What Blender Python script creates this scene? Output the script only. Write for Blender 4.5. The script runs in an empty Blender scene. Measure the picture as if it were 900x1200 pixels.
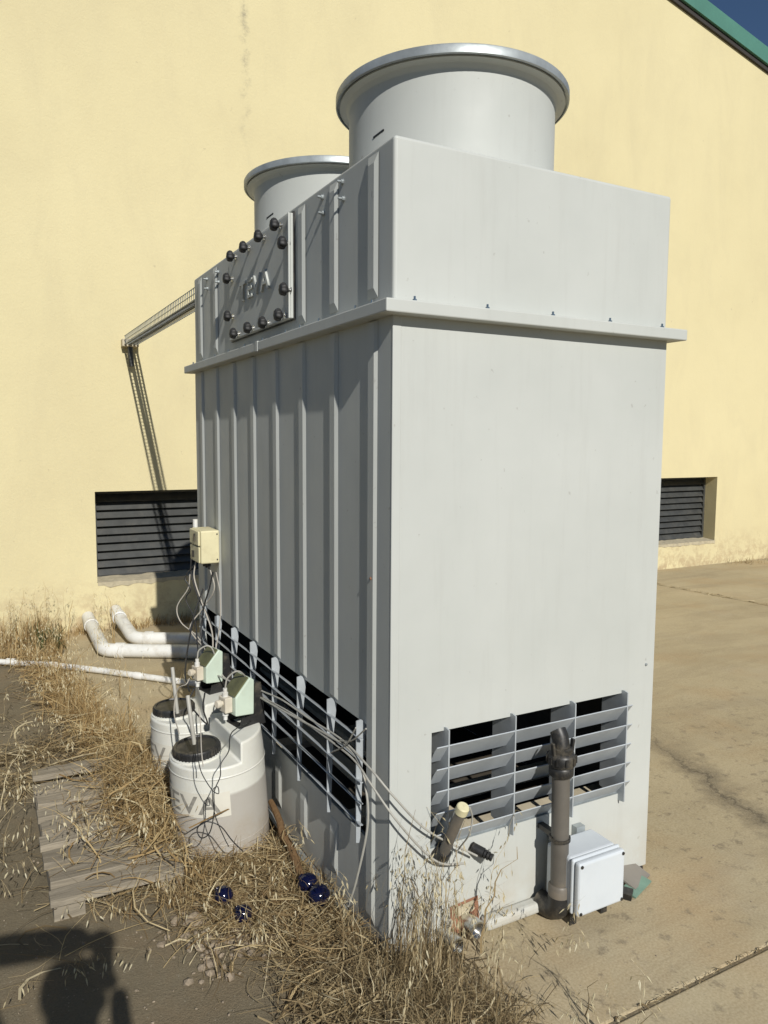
import bpy, bmesh, math, random
import numpy as np
from mathutils import Vector, Matrix, Euler
random.seed(7); RNG = np.random.default_rng(11)
scene = bpy.context.scene
C = scene.collection

# ------------------------------------------------------------------ camera
F_PX, YAW, PIT, ROL = 882.99, 0.4955, -0.0942, 0.006
CAM = Vector((-1.1256, -2.0318, 1.70))
d_ = Vector((math.sin(YAW)*math.cos(PIT), math.cos(YAW)*math.cos(PIT), math.sin(PIT)))
r_ = d_.cross(Vector((0, 0, 1))).normalized(); u_ = r_.cross(d_)
R_ = math.cos(ROL)*r_ + math.sin(ROL)*u_; U_ = -math.sin(ROL)*r_ + math.cos(ROL)*u_
cd = bpy.data.cameras.new('camera'); cam = bpy.data.objects.new('camera', cd); C.objects.link(cam)
cd.sensor_fit = 'AUTO'; cd.sensor_width = 36; cd.lens = F_PX/1200*36
cd.clip_start = 0.02; cd.clip_end = 2000
cam.matrix_world = Matrix(((R_.x, U_.x, -d_.x, CAM.x), (R_.y, U_.y, -d_.y, CAM.y), (R_.z, U_.z, -d_.z, CAM.z), (0, 0, 0, 1)))
scene.camera = cam

# ------------------------------------------------------------------ sky and sun
SUNV = Vector((-0.121, -1.0, 0.665)).normalized()          # towards the sun
EL = math.asin(SUNV.z)
w = bpy.data.worlds.new('World'); scene.world = w; w.use_nodes = True
nt = w.node_tree; bg = nt.nodes['Background']
sky = nt.nodes.new('ShaderNodeTexSky'); sky.sky_type = 'NISHITA'; sky.sun_disc = False
sky.sun_elevation = EL; sky.sun_rotation = math.atan2(SUNV.x, SUNV.y)
sky.air_density = 1.0; sky.dust_density = 0.1; sky.ozone_density = 5.5
nt.links.new(sky.outputs[0], bg.inputs[0]); bg.inputs[1].default_value = 0.052
sl = bpy.data.lights.new('sun', 'SUN'); so = bpy.data.objects.new('sun', sl); C.objects.link(so)
sl.energy = 4.65; sl.angle = math.radians(0.53); sl.color = (1.0, 0.965, 0.90)
so.rotation_euler = (-SUNV).to_track_quat('-Z', 'Y').to_euler()
so.location = SUNV*30
vs = scene.view_settings; vs.view_transform = 'Standard'; vs.look = 'None'; vs.gamma = 1; vs.exposure = 0.0
vs.use_curve_mapping = False

# ------------------------------------------------------------------ measuring helpers (photo pixel -> place)
def ray(u, v): return d_ + (u-450)/F_PX*R_ - (v-600)/F_PX*U_
def at_x(u, v, x=0.0): q = ray(u, v); return CAM + q*((x-CAM.x)/q.x)
def at_y(u, v, y=0.0): q = ray(u, v); return CAM + q*((y-CAM.y)/q.y)
def at_d(u, v, t): return CAM + ray(u, v)*t
SL = 0.0218
def gz(y): return -SL*max(y, 0.0)                           # the yard falls slightly towards the building
def at_g(u, v, h=0.0):
    q = ray(u, v); t = (h-CAM.z)/q.z; p = CAM + q*t
    if p.y > 0: t = (h-CAM.z-SL*CAM.y)/(q.z+SL*q.y); p = CAM + q*t
    return p

# ------------------------------------------------------------------ mesh helpers
class MB:
    def __init__(s): s.v = []; s.f = []
    def add(s, vs, fs):
        o = len(s.v); s.v += [tuple(a) for a in vs]; s.f += [tuple(i+o for i in f) for f in fs]; return s
    def box(s, a, b):
        x0, y0, z0 = a; x1, y1, z1 = b
        return s.add([(x0,y0,z0),(x1,y0,z0),(x1,y1,z0),(x0,y1,z0),(x0,y0,z1),(x1,y0,z1),(x1,y1,z1),(x0,y1,z1)],
                     [(3,2,1,0),(4,5,6,7),(0,1,5,4),(1,2,6,5),(2,3,7,6),(3,0,4,7)])
    def obox(s, c, sz, rot=(0,0,0)):
        m = Euler(rot).to_matrix(); c = Vector(c); h = [k/2 for k in sz]
        P = [c + m @ Vector((sx*h[0], sy*h[1], sz_*h[2])) for sz_ in (-1,1) for sx, sy in ((-1,-1),(1,-1),(1,1),(-1,1))]
        return s.add(P, [(3,2,1,0),(4,5,6,7),(0,1,5,4),(1,2,6,5),(2,3,7,6),(3,0,4,7)])
    def prism(s, poly, vec):
        n = len(poly); v = Vector(vec); P = [Vector(p) for p in poly]
        s.add(P + [p+v for p in P], [tuple(range(n))[::-1], tuple(range(n, 2*n))] + [(i, (i+1) % n, n+(i+1) % n, n+i) for i in range(n)])
        return s
    def tube(s, pts, r, n=8, cap=True):
        P = [Vector(p) for p in pts]; m = len(P); rr = r if isinstance(r, (list, tuple)) else [r]*m
        T = [(P[min(i+1, m-1)]-P[max(i-1, 0)]).normalized() for i in range(m)]
        a = Vector((0, 0, 1)) if abs(T[0].z) < .9 else Vector((1, 0, 0))
        nx = T[0].cross(a).normalized(); V = []
        for i in range(m):
            nx = (nx - T[i]*nx.dot(T[i])).normalized(); ny = T[i].cross(nx)
            for k in range(n):
                t = 2*math.pi*k/n; V.append(P[i] + (nx*math.cos(t)+ny*math.sin(t))*rr[i])
        Fs = [(i*n+k, i*n+(k+1) % n, (i+1)*n+(k+1) % n, (i+1)*n+k) for i in range(m-1) for k in range(n)]
        if cap: Fs += [tuple(range(n))[::-1], tuple(range((m-1)*n, m*n))]
        return s.add(V, Fs)
    def lathe(s, prof, c=(0,0,0), n=64, axis=None, close=False):
        c = Vector(c); M = (Vector(axis).to_track_quat('Z', 'Y').to_matrix() if axis else Matrix.Identity(3)); V = []
        for r, z in prof:
            for k in range(n):
                t = 2*math.pi*k/n; V.append(c + M @ Vector((r*math.cos(t), r*math.sin(t), z)))
        m = len(prof)
        Fs = [(i*n+k, i*n+(k+1) % n, (i+1)*n+(k+1) % n, (i+1)*n+k) for i in range(m-1) for k in range(n)]
        if close: Fs += [tuple(range(n))[::-1], tuple(range((m-1)*n, m*n))]
        return s.add(V, Fs)
    def mesh(s, name):
        me = bpy.data.meshes.new(name); me.from_pydata(s.v, [], s.f); me.validate()
        bm = bmesh.new(); bm.from_mesh(me); bmesh.ops.recalc_face_normals(bm, faces=bm.faces[:]); bm.to_mesh(me); bm.free()
        return me
    def build(s, name, mat, parent=None, smooth=False, bevel=0, seg=2, loc=None):
        o = bpy.data.objects.new(name, s.mesh(name)); C.objects.link(o); o.data.materials.append(mat)
        if parent is not None: o.parent = parent
        if loc is not None: o.location = loc
        if smooth: smooth_angle(o.data)
        if bevel:
            b = o.modifiers.new('bevel', 'BEVEL'); b.width = bevel; b.segments = seg; b.limit_method = 'ANGLE'; b.angle_limit = math.radians(40)
        return o
def smooth_angle(me, ang=38):
    for p in me.polygons: p.use_smooth = True
    bm = bmesh.new(); bm.from_mesh(me)
    for e in bm.edges:
        if len(e.link_faces) == 2 and e.calc_face_angle(0) > math.radians(ang): e.smooth = False
    bm.to_mesh(me); bm.free()
def tag(o, label=None, cat=None, group=None, kind=None):
    if label: o['label'] = label
    if cat: o['category'] = cat
    if group: o['group'] = group
    if kind: o['kind'] = kind
    return o
def empty(name, loc=(0,0,0), label=None, cat=None, group=None):
    o = bpy.data.objects.new(name, None); C.objects.link(o); o.location = loc; o.empty_display_size = .1
    return tag(o, label, cat, group)
def share(src, parent, loc, name=None):
    c = src.copy(); C.objects.link(c); c.parent = parent; c.location = loc
    if name: c.name = name
    return c
def spline(pts, k=8):
    P = [Vector(p) for p in pts]; P = [2*P[0]-P[1]] + P + [2*P[-1]-P[-2]]; out = []
    for i in range(1, len(P)-2):
        a, b, c, d = P[i-1:i+3]
        for j in range(k):
            t = j/k; out.append(.5*((2*b)+(c-a)*t+(2*a-5*b+4*c-d)*t*t+(3*b-a-3*c+d)*t**3))
    out.append(P[-2]); return out
def text_mesh(body, size, depth, spacing=1.0):
    cu = bpy.data.curves.new('lettering', 'FONT'); cu.body = body; cu.size = size; cu.extrude = depth; cu.space_character = spacing
    cu.offset = size*.012; cu.resolution_u = 3
    o = bpy.data.objects.new('lettering_tmp', cu); C.objects.link(o)
    dg = bpy.context.evaluated_depsgraph_get(); me = bpy.data.meshes.new_from_object(o.evaluated_get(dg))
    bpy.data.objects.remove(o); bpy.data.curves.remove(cu); return me
def panel(us, vs, hole, thick, f3):
    """sheet over grid us x vs with cells where hole(u,v) is true left out; f3(u, v, depth) -> point"""
    m = MB(); nu, nv = len(us), len(vs)
    ok = {(i, j): not hole((us[i]+us[i+1])/2, (vs[j]+vs[j+1])/2) for i in range(nu-1) for j in range(nv-1)}
    idx = {}
    def vid(i, j, k):
        if (i, j, k) not in idx: idx[(i, j, k)] = len(m.v); m.v.append(tuple(f3(us[i], vs[j], k*thick)))
        return idx[(i, j, k)]
    for (i, j), g in ok.items():
        if not g: continue
        m.f.append((vid(i,j,0), vid(i+1,j,0), vid(i+1,j+1,0), vid(i,j+1,0)))
        m.f.append((vid(i,j,1), vid(i,j+1,1), vid(i+1,j+1,1), vid(i+1,j,1)))
        for (di, dj, a, b) in ((-1,0,(i,j),(i,j+1)), (1,0,(i+1,j),(i+1,j+1)), (0,-1,(i,j),(i+1,j)), (0,1,(i,j+1),(i+1,j+1))):
            if not ok.get((i+di, j+dj), False):
                m.f.append((vid(*a,0), vid(*b,0), vid(*b,1), vid(*a,1)))
    return m

# ------------------------------------------------------------------ materials
def newmat(name):
    m = bpy.data.materials.new(name); m.use_nodes = True; t = m.node_tree
    return m, t, t.nodes['Principled BSDF']
def N(t, typ, **kw):
    n = t.nodes.new(typ)
    for k, v in kw.items():
        if k.startswith('i_'):
            key = k[2:]; n.inputs[int(key) if key.isdigit() else key].default_value = v
        else: setattr(n, k, v)
    return n
def noise(t, co, scale, detail=6, rough=.6, dist=0):
    n = N(t, 'ShaderNodeTexNoise', i_Scale=scale, i_Detail=detail, i_Roughness=rough, i_Distortion=dist); t.links.new(co, n.inputs['Vector']); return n.outputs['Fac']
def ramp(t, fac, stops, interp='LINEAR'):
    r = N(t, 'ShaderNodeValToRGB'); r.color_ramp.interpolation = interp; e = r.color_ramp.elements
    while len(e) < len(stops): e.new(.5)
    for k, (p, c) in zip(e, stops): k.position = p; k.color = (c if isinstance(c, tuple) else (c, c, c)) + (1,)
    t.links.new(fac, r.inputs[0]); return r.outputs[0]
def mixc(t, fac, a, b, mode='MIX'):
    n = N(t, 'ShaderNodeMix', data_type='RGBA', blend_type=mode)
    for s, v in ((n.inputs[0], fac), (n.inputs[6], a), (n.inputs[7], b)):
        if hasattr(v, 'links'): t.links.new(v, s)
        elif isinstance(v, tuple): s.default_value = v + (1,)
        else: s.default_value = v
    return n.outputs[2]
def math_(t, op, a, b=0, c=0, clamp=False):
    n = N(t, 'ShaderNodeMath', operation=op, use_clamp=clamp)
    for s, v in zip(n.inputs, (a, b, c)):
        if hasattr(v, 'links'): t.links.new(v, s)
        else: s.default_value = v
    return n.outputs[0]
def bump(t, b, h, strength=.3, dist=.01):
    n = N(t, 'ShaderNodeBump', i_Strength=strength, i_Distance=dist); t.links.new(h, n.inputs['Height']); t.links.new(n.outputs[0], b.inputs['Normal'])
def coords(t, kind='Object'): return N(t, 'ShaderNodeTexCoord').outputs[kind]
def mapping(t, co, scale):
    n = N(t, 'ShaderNodeMapping'); n.inputs['Scale'].default_value = scale; t.links.new(co, n.inputs[0]); return n.outputs[0]
def geo_pos(t): return N(t, 'ShaderNodeNewGeometry').outputs['Position']
def sep(t, v): n = N(t, 'ShaderNodeSeparateXYZ'); t.links.new(v, n.inputs[0]); return n.outputs

def simple(name, col, rough=.5, metal=0, var=.12, scale=8, bmp=0, bscale=60, dirt=None, dirt_amt=.35, dscale=5, spec=.5):
    m, t, b = newmat(name); co = geo_pos(t)
    f = noise(t, co, scale)
    a = tuple(c*(1-var) for c in col); c2 = tuple(min(1, c*(1+var)) for c in col)
    cc = ramp(t, f, [(.3, a), (.7, c2)])
    if dirt:
        g = noise(t, co, dscale, 9, .7); cc = mixc(t, math_(t, 'MULTIPLY', ramp(t, g, [(.5, 0.), (.72, 1.)]), dirt_amt), cc, dirt)
    t.links.new(cc, b.inputs['Base Color']); b.inputs['Roughness'].default_value = rough; b.inputs['Metallic'].default_value = metal
    b.inputs['Specular IOR Level'].default_value = spec
    if bmp: bump(t, b, noise(t, co, bscale, 4), bmp, .004)
    return m

def tower_paint():
    m, t, b = newmat('grey_tower_paint'); co = geo_pos(t); x, y, z = sep(t, co)
    base = ramp(t, noise(t, co, 1.6, 5), [(.3, (.445,.462,.435)), (.7, (.50,.515,.487))])
    st = noise(t, mapping(t, co, (9, 9, .7)), 2.0, 8, .7)                 # faint runs down the sheets
    c = mixc(t, math_(t, 'MULTIPLY', ramp(t, st, [(.52, 0.), (.75, 1.)]), .16), base, (.30,.29,.26))
    sp = noise(t, co, 34, 3, .5); c = mixc(t, math_(t, 'MULTIPLY', ramp(t, sp, [(.70, 0.), (.75, 1.)]), .35), c, (.22,.20,.17))
    dust = math_(t, 'MULTIPLY', math_(t, 'SUBTRACT', 1.0, math_(t, 'MULTIPLY', z, 3.2, clamp=True), clamp=True), ramp(t, noise(t, co, 7, 8, .7), [(.35, 0.), (.7, .6)]))
    c = mixc(t, dust, c, (.40,.34,.25))
    t.links.new(c, b.inputs['Base Color'])
    t.links.new(ramp(t, noise(t, co, 5, 5), [(.3, .50), (.7, .64)]), b.inputs['Roughness'])
    h = noise(t, mapping(t, co, (1, 1, .6)), 2.2, 2, .4); bump(t, b, h, .22, .02)
    return m
def plaster():
    m, t, b = newmat('cream_plaster'); co = geo_pos(t); x, y, z = sep(t, co)
    base = ramp(t, noise(t, co, .45, 7, .62), [(.28, (.57,.50,.30)), (.5, (.61,.54,.325)), (.75, (.64,.568,.345))])
    sm = noise(t, mapping(t, co, (1.6, 1, .5)), 1.5, 9, .72, .6)
    c = mixc(t, math_(t, 'MULTIPLY', ramp(t, sm, [(.46, 0.), (.74, 1.)]), .32), base, (.49,.43,.275))
    pk = noise(t, co, 17, 2, .5); c = mixc(t, math_(t, 'MULTIPLY', ramp(t, pk, [(.76, 0.), (.80, 1.)]), .35), c, (.34,.29,.2))
    # worn foot of the wall: patches where the paint is gone
    ft = math_(t, 'SUBTRACT', 1.0, math_(t, 'DIVIDE', math_(t, 'ADD', z, .12), .55), clamp=True)
    wn = noise(t, co, 6, 9, .75, .4)
    mk = math_(t, 'MULTIPLY', ft, ramp(t, wn, [(.45, 0.), (.58, 1.)]))
    c = mixc(t, mk, c, (.42,.33,.2))
    # an old vertical settlement crack with grime in it
    off = math_(t, 'MULTIPLY', math_(t, 'SUBTRACT', noise(t, mapping(t, co, (0, 0, 3)), 1, 6, .7), .5), .35)
    dx = math_(t, 'ABSOLUTE', math_(t, 'SUBTRACT', math_(t, 'SUBTRACT', x, 1.36), off))
    band = math_(t, 'SUBTRACT', 1.0, math_(t, 'DIVIDE', dx, .055), clamp=True)
    up = math_(t, 'MULTIPLY', math_(t, 'SUBTRACT', z, 4.3), .55, clamp=True)
    cr = math_(t, 'MULTIPLY', math_(t, 'MULTIPLY', band, up), ramp(t, noise(t, co, 7, 8, .8), [(.46, 0.), (.62, 1.)]))
    c = mixc(t, cr, c, (.24,.22,.17))
    t.links.new(c, b.inputs['Base Color']); b.inputs['Roughness'].default_value = .85; b.inputs['Specular IOR Level'].default_value = .25
    h = mixc(t, .35, noise(t, co, 2.5, 3), noise(t, co, 55, 6)); bump(t, b, h, .42, .02)
    return m
def concrete():
    m, t, b = newmat('tan_concrete'); co = geo_pos(t); x, y, z = sep(t, co)
    base = ramp(t, noise(t, co, .7, 9, .68), [(.28, (.35,.285,.17)), (.5, (.43,.355,.218)), (.74, (.49,.41,.262))])
    streak = noise(t, mapping(t, co, (.35, 1.6, 1)), 1.6, 8, .7, .5)
    c = mixc(t, math_(t, 'MULTIPLY', ramp(t, streak, [(.46, 0.), (.68, 1.)]), .55), base, (.235,.18,.105))
    pale = noise(t, co, 2.1, 7, .65, .3); c = mixc(t, math_(t, 'MULTIPLY', ramp(t, pale, [(.54, 0.), (.7, 1.)]), .35), c, (.41,.355,.26))
    rust = noise(t, co, 1.25, 5, .6); c = mixc(t, math_(t, 'MULTIPLY', ramp(t, rust, [(.50, 0.), (.70, 1.)]), .5), c, (.40,.265,.125))
    # damp, mossy dirt washed along the slab beside the tower
    px = math_(t, 'SUBTRACT', x, math_(t, 'ADD', 1.93, math_(t, 'MULTIPLY', y, .40)))
    px = math_(t, 'ADD', px, math_(t, 'MULTIPLY', math_(t, 'SUBTRACT', noise(t, co, 2.5, 6, .7), .5), .55))
    bn = math_(t, 'SUBTRACT', 1.0, math_(t, 'DIVIDE', math_(t, 'ABSOLUTE', px), .16), clamp=True)
    ly = math_(t, 'SUBTRACT', 1.0, math_(t, 'DIVIDE', math_(t, 'ABSOLUTE', math_(t, 'SUBTRACT', y, .25)), 1.0), clamp=True)
    dk = math_(t, 'MULTIPLY', math_(t, 'MULTIPLY', bn, math_(t, 'MULTIPLY', ly, 1.6, clamp=True)), ramp(t, noise(t, co, 9, 9, .75), [(.30, 0.), (.5, 1.)]))
    c = mixc(t, math_(t, 'MULTIPLY', dk, .85), c, (.105,.083,.052))
    ck = math_(t, 'SUBTRACT', 1.0, math_(t, 'DIVIDE', math_(t, 'ABSOLUTE', math_(t, 'ADD', px, math_(t, 'MULTIPLY', math_(t, 'SUBTRACT', noise(t, co, 18, 5, .7), .5), .06))), .014), clamp=True)
    c = mixc(t, math_(t, 'MULTIPLY', math_(t, 'MULTIPLY', ck, ly), 1.3, clamp=True), c, (.07,.055,.035))
    sp = noise(t, co, 13, 6, .7); near = math_(t, 'SUBTRACT', 1.4, math_(t, 'MULTIPLY', math_(t, 'ABSOLUTE', math_(t, 'SUBTRACT', y, .1)), .8), clamp=True)
    c = mixc(t, math_(t, 'MULTIPLY', math_(t, 'MULTIPLY', ramp(t, sp, [(.56, 0.), (.64, 1.)]), near), .6), c, (.14,.11,.07))
    g = noise(t, co, 120, 4, .6); c = mixc(t, .24, c, ramp(t, g, [(.3, (.12,.1,.06)), (.7, (.62,.55,.42))]))
    t.links.new(c, b.inputs['Base Color']); b.inputs['Roughness'].default_value = .9; b.inputs['Specular IOR Level'].default_value = .2
    bump(t, b, mixc(t, .5, noise(t, co, 14, 8, .7), g), .25, .006)
    return m
def dirt():
    m, t, b = newmat('yard_asphalt_and_soil'); co = geo_pos(t)
    base = ramp(t, noise(t, co, 1.3, 9, .7), [(.3, (.13,.108,.068)), (.52, (.178,.148,.096)), (.75, (.23,.195,.13))])
    soil = noise(t, co, 3.2, 8, .7, .4); c = mixc(t, math_(t, 'MULTIPLY', ramp(t, soil, [(.48, 0.), (.66, 1.)]), .6), base, (.23,.17,.10))
    v = N(t, 'ShaderNodeTexVoronoi', i_Scale=85); t.links.new(co, v.inputs['Vector'])
    sp = ramp(t, v.outputs['Distance'], [(.12, 1.), (.26, 0.)]); sel = noise(t, co, 28, 2); sp = math_(t, 'MULTIPLY', sp, ramp(t, sel, [(.58, 0.), (.64, 1.)]))
    c = mixc(t, math_(t, 'MULTIPLY', sp, .75), c, (.46,.42,.33))
    g = noise(t, co, 160, 4, .7); c = mixc(t, .25, c, ramp(t, g, [(.3, (.05,.04,.025)), (.7, (.32,.27,.19))]))
    t.links.new(c, b.inputs['Base Color']); b.inputs['Roughness'].default_value = .93; b.inputs['Specular IOR Level'].default_value = .2
    bump(t, b, mixc(t, .5, noise(t, co, 22, 8, .75), g), .7, .012)
    return m
def straw(name, stops, trans=.25):
    m, t, b = newmat(name); a = N(t, 'ShaderNodeAttribute', attribute_name='tint')
    c = ramp(t, a.outputs['Fac'], stops); t.links.new(c, b.inputs['Base Color']); b.inputs['Roughness'].default_value = .7; b.inputs['Specular IOR Level'].default_value = .25
    tr = N(t, 'ShaderNodeBsdfTranslucent'); t.links.new(c, tr.inputs[0]); mx = N(t, 'ShaderNodeMixShader', i_0=trans)
    t.links.new(b.outputs[0], mx.inputs[1]); t.links.new(tr.outputs[0], mx.inputs[2]); t.links.new(mx.outputs[0], t.nodes['Material Output'].inputs[0])
    return m
def wood(name, a, bcol, scale=(2, 40, 40)):
    m, t, b = newmat(name); co = coords(t); mp = mapping(t, co, scale)
    f = noise(t, mp, 1.5, 9, .7, .4); c = ramp(t, f, [(.28, a), (.72, bcol)])
    oi = N(t, 'ShaderNodeObjectInfo').outputs['Random']; c = mixc(t, math_(t, 'MULTIPLY', oi, .35), c, tuple(k*.55 for k in a))
    t.links.new(c, b.inputs['Base Color']); b.inputs['Roughness'].default_value = .88; b.inputs['Specular IOR Level'].default_value = .2
    bump(t, b, f, .6, .006); return m
def tank_plastic(level):
    m, t, b = newmat('milky_tank_plastic'); co = coords(t); x, y, z = sep(t, co)
    wob = math_(t, 'MULTIPLY', math_(t, 'SUBTRACT', noise(t, co, 6, 4), .5), .012)
    below = ramp(t, math_(t, 'MULTIPLY', math_(t, 'SUBTRACT', math_(t, 'ADD', z, wob), level-.006), 80, clamp=True), [(0, 1.), (1, 0.)])
    c = mixc(t, below, (.66,.66,.60), (.42,.40,.36))
    gr = noise(t, co, 9, 9, .75); low = math_(t, 'SUBTRACT', 1.0, math_(t, 'MULTIPLY', z, 4.5, clamp=True), clamp=True)
    c = mixc(t, math_(t, 'MULTIPLY', ramp(t, gr, [(.4, 0.), (.7, 1.)]), math_(t, 'ADD', math_(t, 'MULTIPLY', low, .8), .12)), c, (.30,.22,.13))
    t.links.new(c, b.inputs['Base Color']); b.inputs['Roughness'].default_value = .42
    b.inputs['Subsurface Weight'].default_value = .25; b.inputs['Subsurface Radius'].default_value = (.03,.03,.025); b.inputs['Subsurface Scale'].default_value = .3
    bump(t, b, noise(t, co, 5, 3), .15, .01); return m
M = dict(
    paint=tower_paint(), plaster=plaster(), concrete=concrete(), dirt=dirt(),
    galv=simple('galvanised_steel', (.34,.37,.375), .45, .45, .2, 14, .1, 30), fin=simple('dull_grey_sheet', (.40,.43,.45), .45, .15, .12, 10),
    stud=simple('bright_steel', (.6,.6,.58), .25, 1, .1, 30),
    black=simple('black_plastic', (.018,.018,.018), .45, 0, .3, 20, dirt=(.2,.17,.12), dirt_amt=.5, dscale=14),
    knob=simple('matt_black_knob', (.022,.022,.022), .6, 0, .3, 40),
    inside=simple('dark_interior', (.03,.031,.03), .8, 0, .3, 8),
    louv=simple('dark_louver_paint', (.046,.048,.046), .45, 0, .25, 9, dirt=(.12,.11,.09), dirt_amt=.35),
    green=simple('green_roof_metal', (.075,.20,.155), .45, 0, .1, 3), darktrim=simple('dark_trim', (.03,.025,.022), .7),
    roof=simple('roof_sheet', (.25,.25,.24), .5, .2),
    pvc=simple('white_pvc', (.66,.66,.63), .4, 0, .08, 6, dirt=(.33,.27,.18), dirt_amt=.55, dscale=7),
    greypipe=simple('grey_brown_pipe', (.115,.105,.09), .5, 0, .15, 9, dirt=(.26,.21,.15), dirt_amt=.5),
    ebox=simple('pale_grey_enclosure', (.56,.60,.63), .4, 0, .05, 5, dirt=(.4,.36,.28), dirt_amt=.2),
    cream=simple('cream_plastic', (.62,.57,.36), .5, 0, .08, 9, dirt=(.3,.24,.13), dirt_amt=.35, dscale=12),
    mint=simple('pale_green_plastic', (.52,.61,.51), .4, 0, .06, 9, dirt=(.33,.32,.2), dirt_amt=.25), olive=simple('smoked_cover', (.105,.105,.05), .3, 0, .3, 20),
    grub=simple('dusty_white_plastic', (.58,.53,.43), .5, 0, .1, 20, dirt=(.35,.27,.17), dirt_amt=.4),
    hose=simple('grey_hose', (.36,.35,.31), .5, 0, .12, 12), wire=simple('pale_wire', (.38,.35,.3), .6), traycable=simple('dusty_brown_cable', (.12,.10,.075), .7), blackwire=simple('black_cable', (.02,.02,.02), .5),
    label=simple('off_white_label', (.62,.60,.52), .55, 0, .06, 9, dirt=(.4,.34,.24), dirt_amt=.3), ink=simple('faded_grey_print', (.25,.24,.21), .6, 0, .3, 60),
    rust=simple('red_rust_primer', (.25,.12,.07), .8, 0, .4, 12, .3, 60), filler=simple('tan_filler', (.42,.37,.26), .8, 0, .2, 16),
    pallet=wood('weathered_pallet_wood', (.17,.147,.11), (.40,.35,.27)), stick=wood('brown_stick_wood', (.13,.075,.035), (.27,.17,.085), (40, 40, 3)),
    blue=simple('cobalt_blue_gloss', (.003,.004,.022), .12, 0, .3, 15), board=simple('green_grey_board', (.16,.26,.2), .7, 0, .2, 10), boardgrey=simple('grey_board', (.22,.20,.17), .8),
    basin=simple('silty_basin_floor', (.07,.058,.042), .8, 0, .3, 7), beam=simple('pale_fill_beam', (.5,.44,.32), .8, 0, .15, 8),
    stone=simple('yard_stone', (.26,.21,.15), .9, 0, .3, 25, .4, 80),
    straw=straw('dry_straw', [(0, (.14,.09,.042)), (.35, (.31,.22,.11)), (.7, (.48,.375,.20)), (1, (.64,.55,.35))]),
    gold=straw('golden_straw', [(0, (.23,.145,.06)), (.4, (.40,.28,.13)), (.75, (.53,.41,.215)), (1, (.65,.56,.35))]),
    grey_straw=straw('grey_dead_straw', [(0, (.10,.072,.04)), (.4, (.27,.20,.105)), (.8, (.45,.36,.205)), (1, (.60,.52,.34))]),
    oat=straw('oat_husk', [(0, (.52,.44,.27)), (.5, (.66,.59,.40)), (1, (.76,.71,.54))], .35), weed=straw('weed_green', [(0, (.03,.045,.015)), (1, (.10,.12,.045))]),
)

# ================================================================== SETTING
m = MB(); Y0, Y1 = -60, 60
ys = [-500, -60, -20, -6, 0, 2, 5.6, 12, 60, 500]; xs = [-500, -60, -20, -6, -2, 0, 2, 8, 20, 60, 500]
m.v = [(x, y, (gz(min(y, 12))-.006)) for y in ys for x in xs]; nx = len(xs)
m.f = [(j*nx+i, j*nx+i+1, (j+1)*nx+i+1, (j+1)*nx+i) for j in range(len(ys)-1) for i in range(nx-1)]
tag(m.build('ground', M['dirt']), 'grey brown asphalt and bare soil of the yard', kind='structure')
pv = empty('concrete_pavement', (0, 0, 0)); tag(pv, 'tan stained concrete paving around the cooling tower', kind='structure')
def slab(x0, x1, y0, y1):
    yy = sorted({y0, y1} | ({0.0} if y0 < 0 < y1 else set())); b = MB()
    top = [(x, y, gz(y)) for y in yy for x in (x0, x1)]; bot = [(x, y, gz(y)-.12) for y in yy for x in (x0, x1)]; n = len(top); b.v = top+bot
    for j in range(len(yy)-1):
        a = 2*j; b.f += [(a, a+1, a+3, a+2), (n+a, n+a+2, n+a+3, n+a+1), (a, a+2, n+a+2, n+a), (a+1, n+a+1, n+a+3, a+3)]
    b.f += [(0, n, n+1, 1), (n-2, n-1, 2*n-1, 2*n-2)]
    return b.build('slab', M['concrete'], pv, bevel=.006)
def slab_from(rows):
    """rows: list of top faces as (x, y) outlines that share corners; thickness .12"""
    b = MB(); idx = {}
    def vid(p):
        if p not in idx: idx[p] = len(b.v); b.v.append((p[0], p[1], gz(p[1])))
        return idx[p]
    b.f = [tuple(vid(p) for p in r) for r in rows]; n = len(b.v); edges = {}
    for f in b.f:
        for i in range(len(f)):
            e = (f[i], f[(i+1) % len(f)]); edges[tuple(sorted(e))] = edges.get(tuple(sorted(e)), []) + [e]
    b.v += [(x, y, z-.12) for x, y, z in b.v]; top = list(b.f)
    b.f += [tuple(n+i for i in f)[::-1] for f in top] + [(e[0][1], e[0][0], n+e[0][0], n+e[0][1]) for e in edges.values() if len(e) == 1]
    return b.build('slab', M['concrete'], pv, bevel=.006)
slab_from([[(.02, -.53), (6.42, -.53), (6.42, 0), (.02, 0)], [(.02, 0), (6.42, 0), (6.42, 2.1), (.02, 2.1)], [(-.58, 2.1), (.02, 2.1), (6.42, 2.1), (6.42, 5.495), (-.58, 5.495)]])
slab_from([[(6.435, -.53), (20, -.53), (20, 0), (6.435, 0)], [(6.435, 0), (20, 0), (20, 5.495), (6.435, 5.495)]])
slab(.16, 6.42, -5.5, -.545); slab(6.435, 20, -5.5, -.545)

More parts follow.
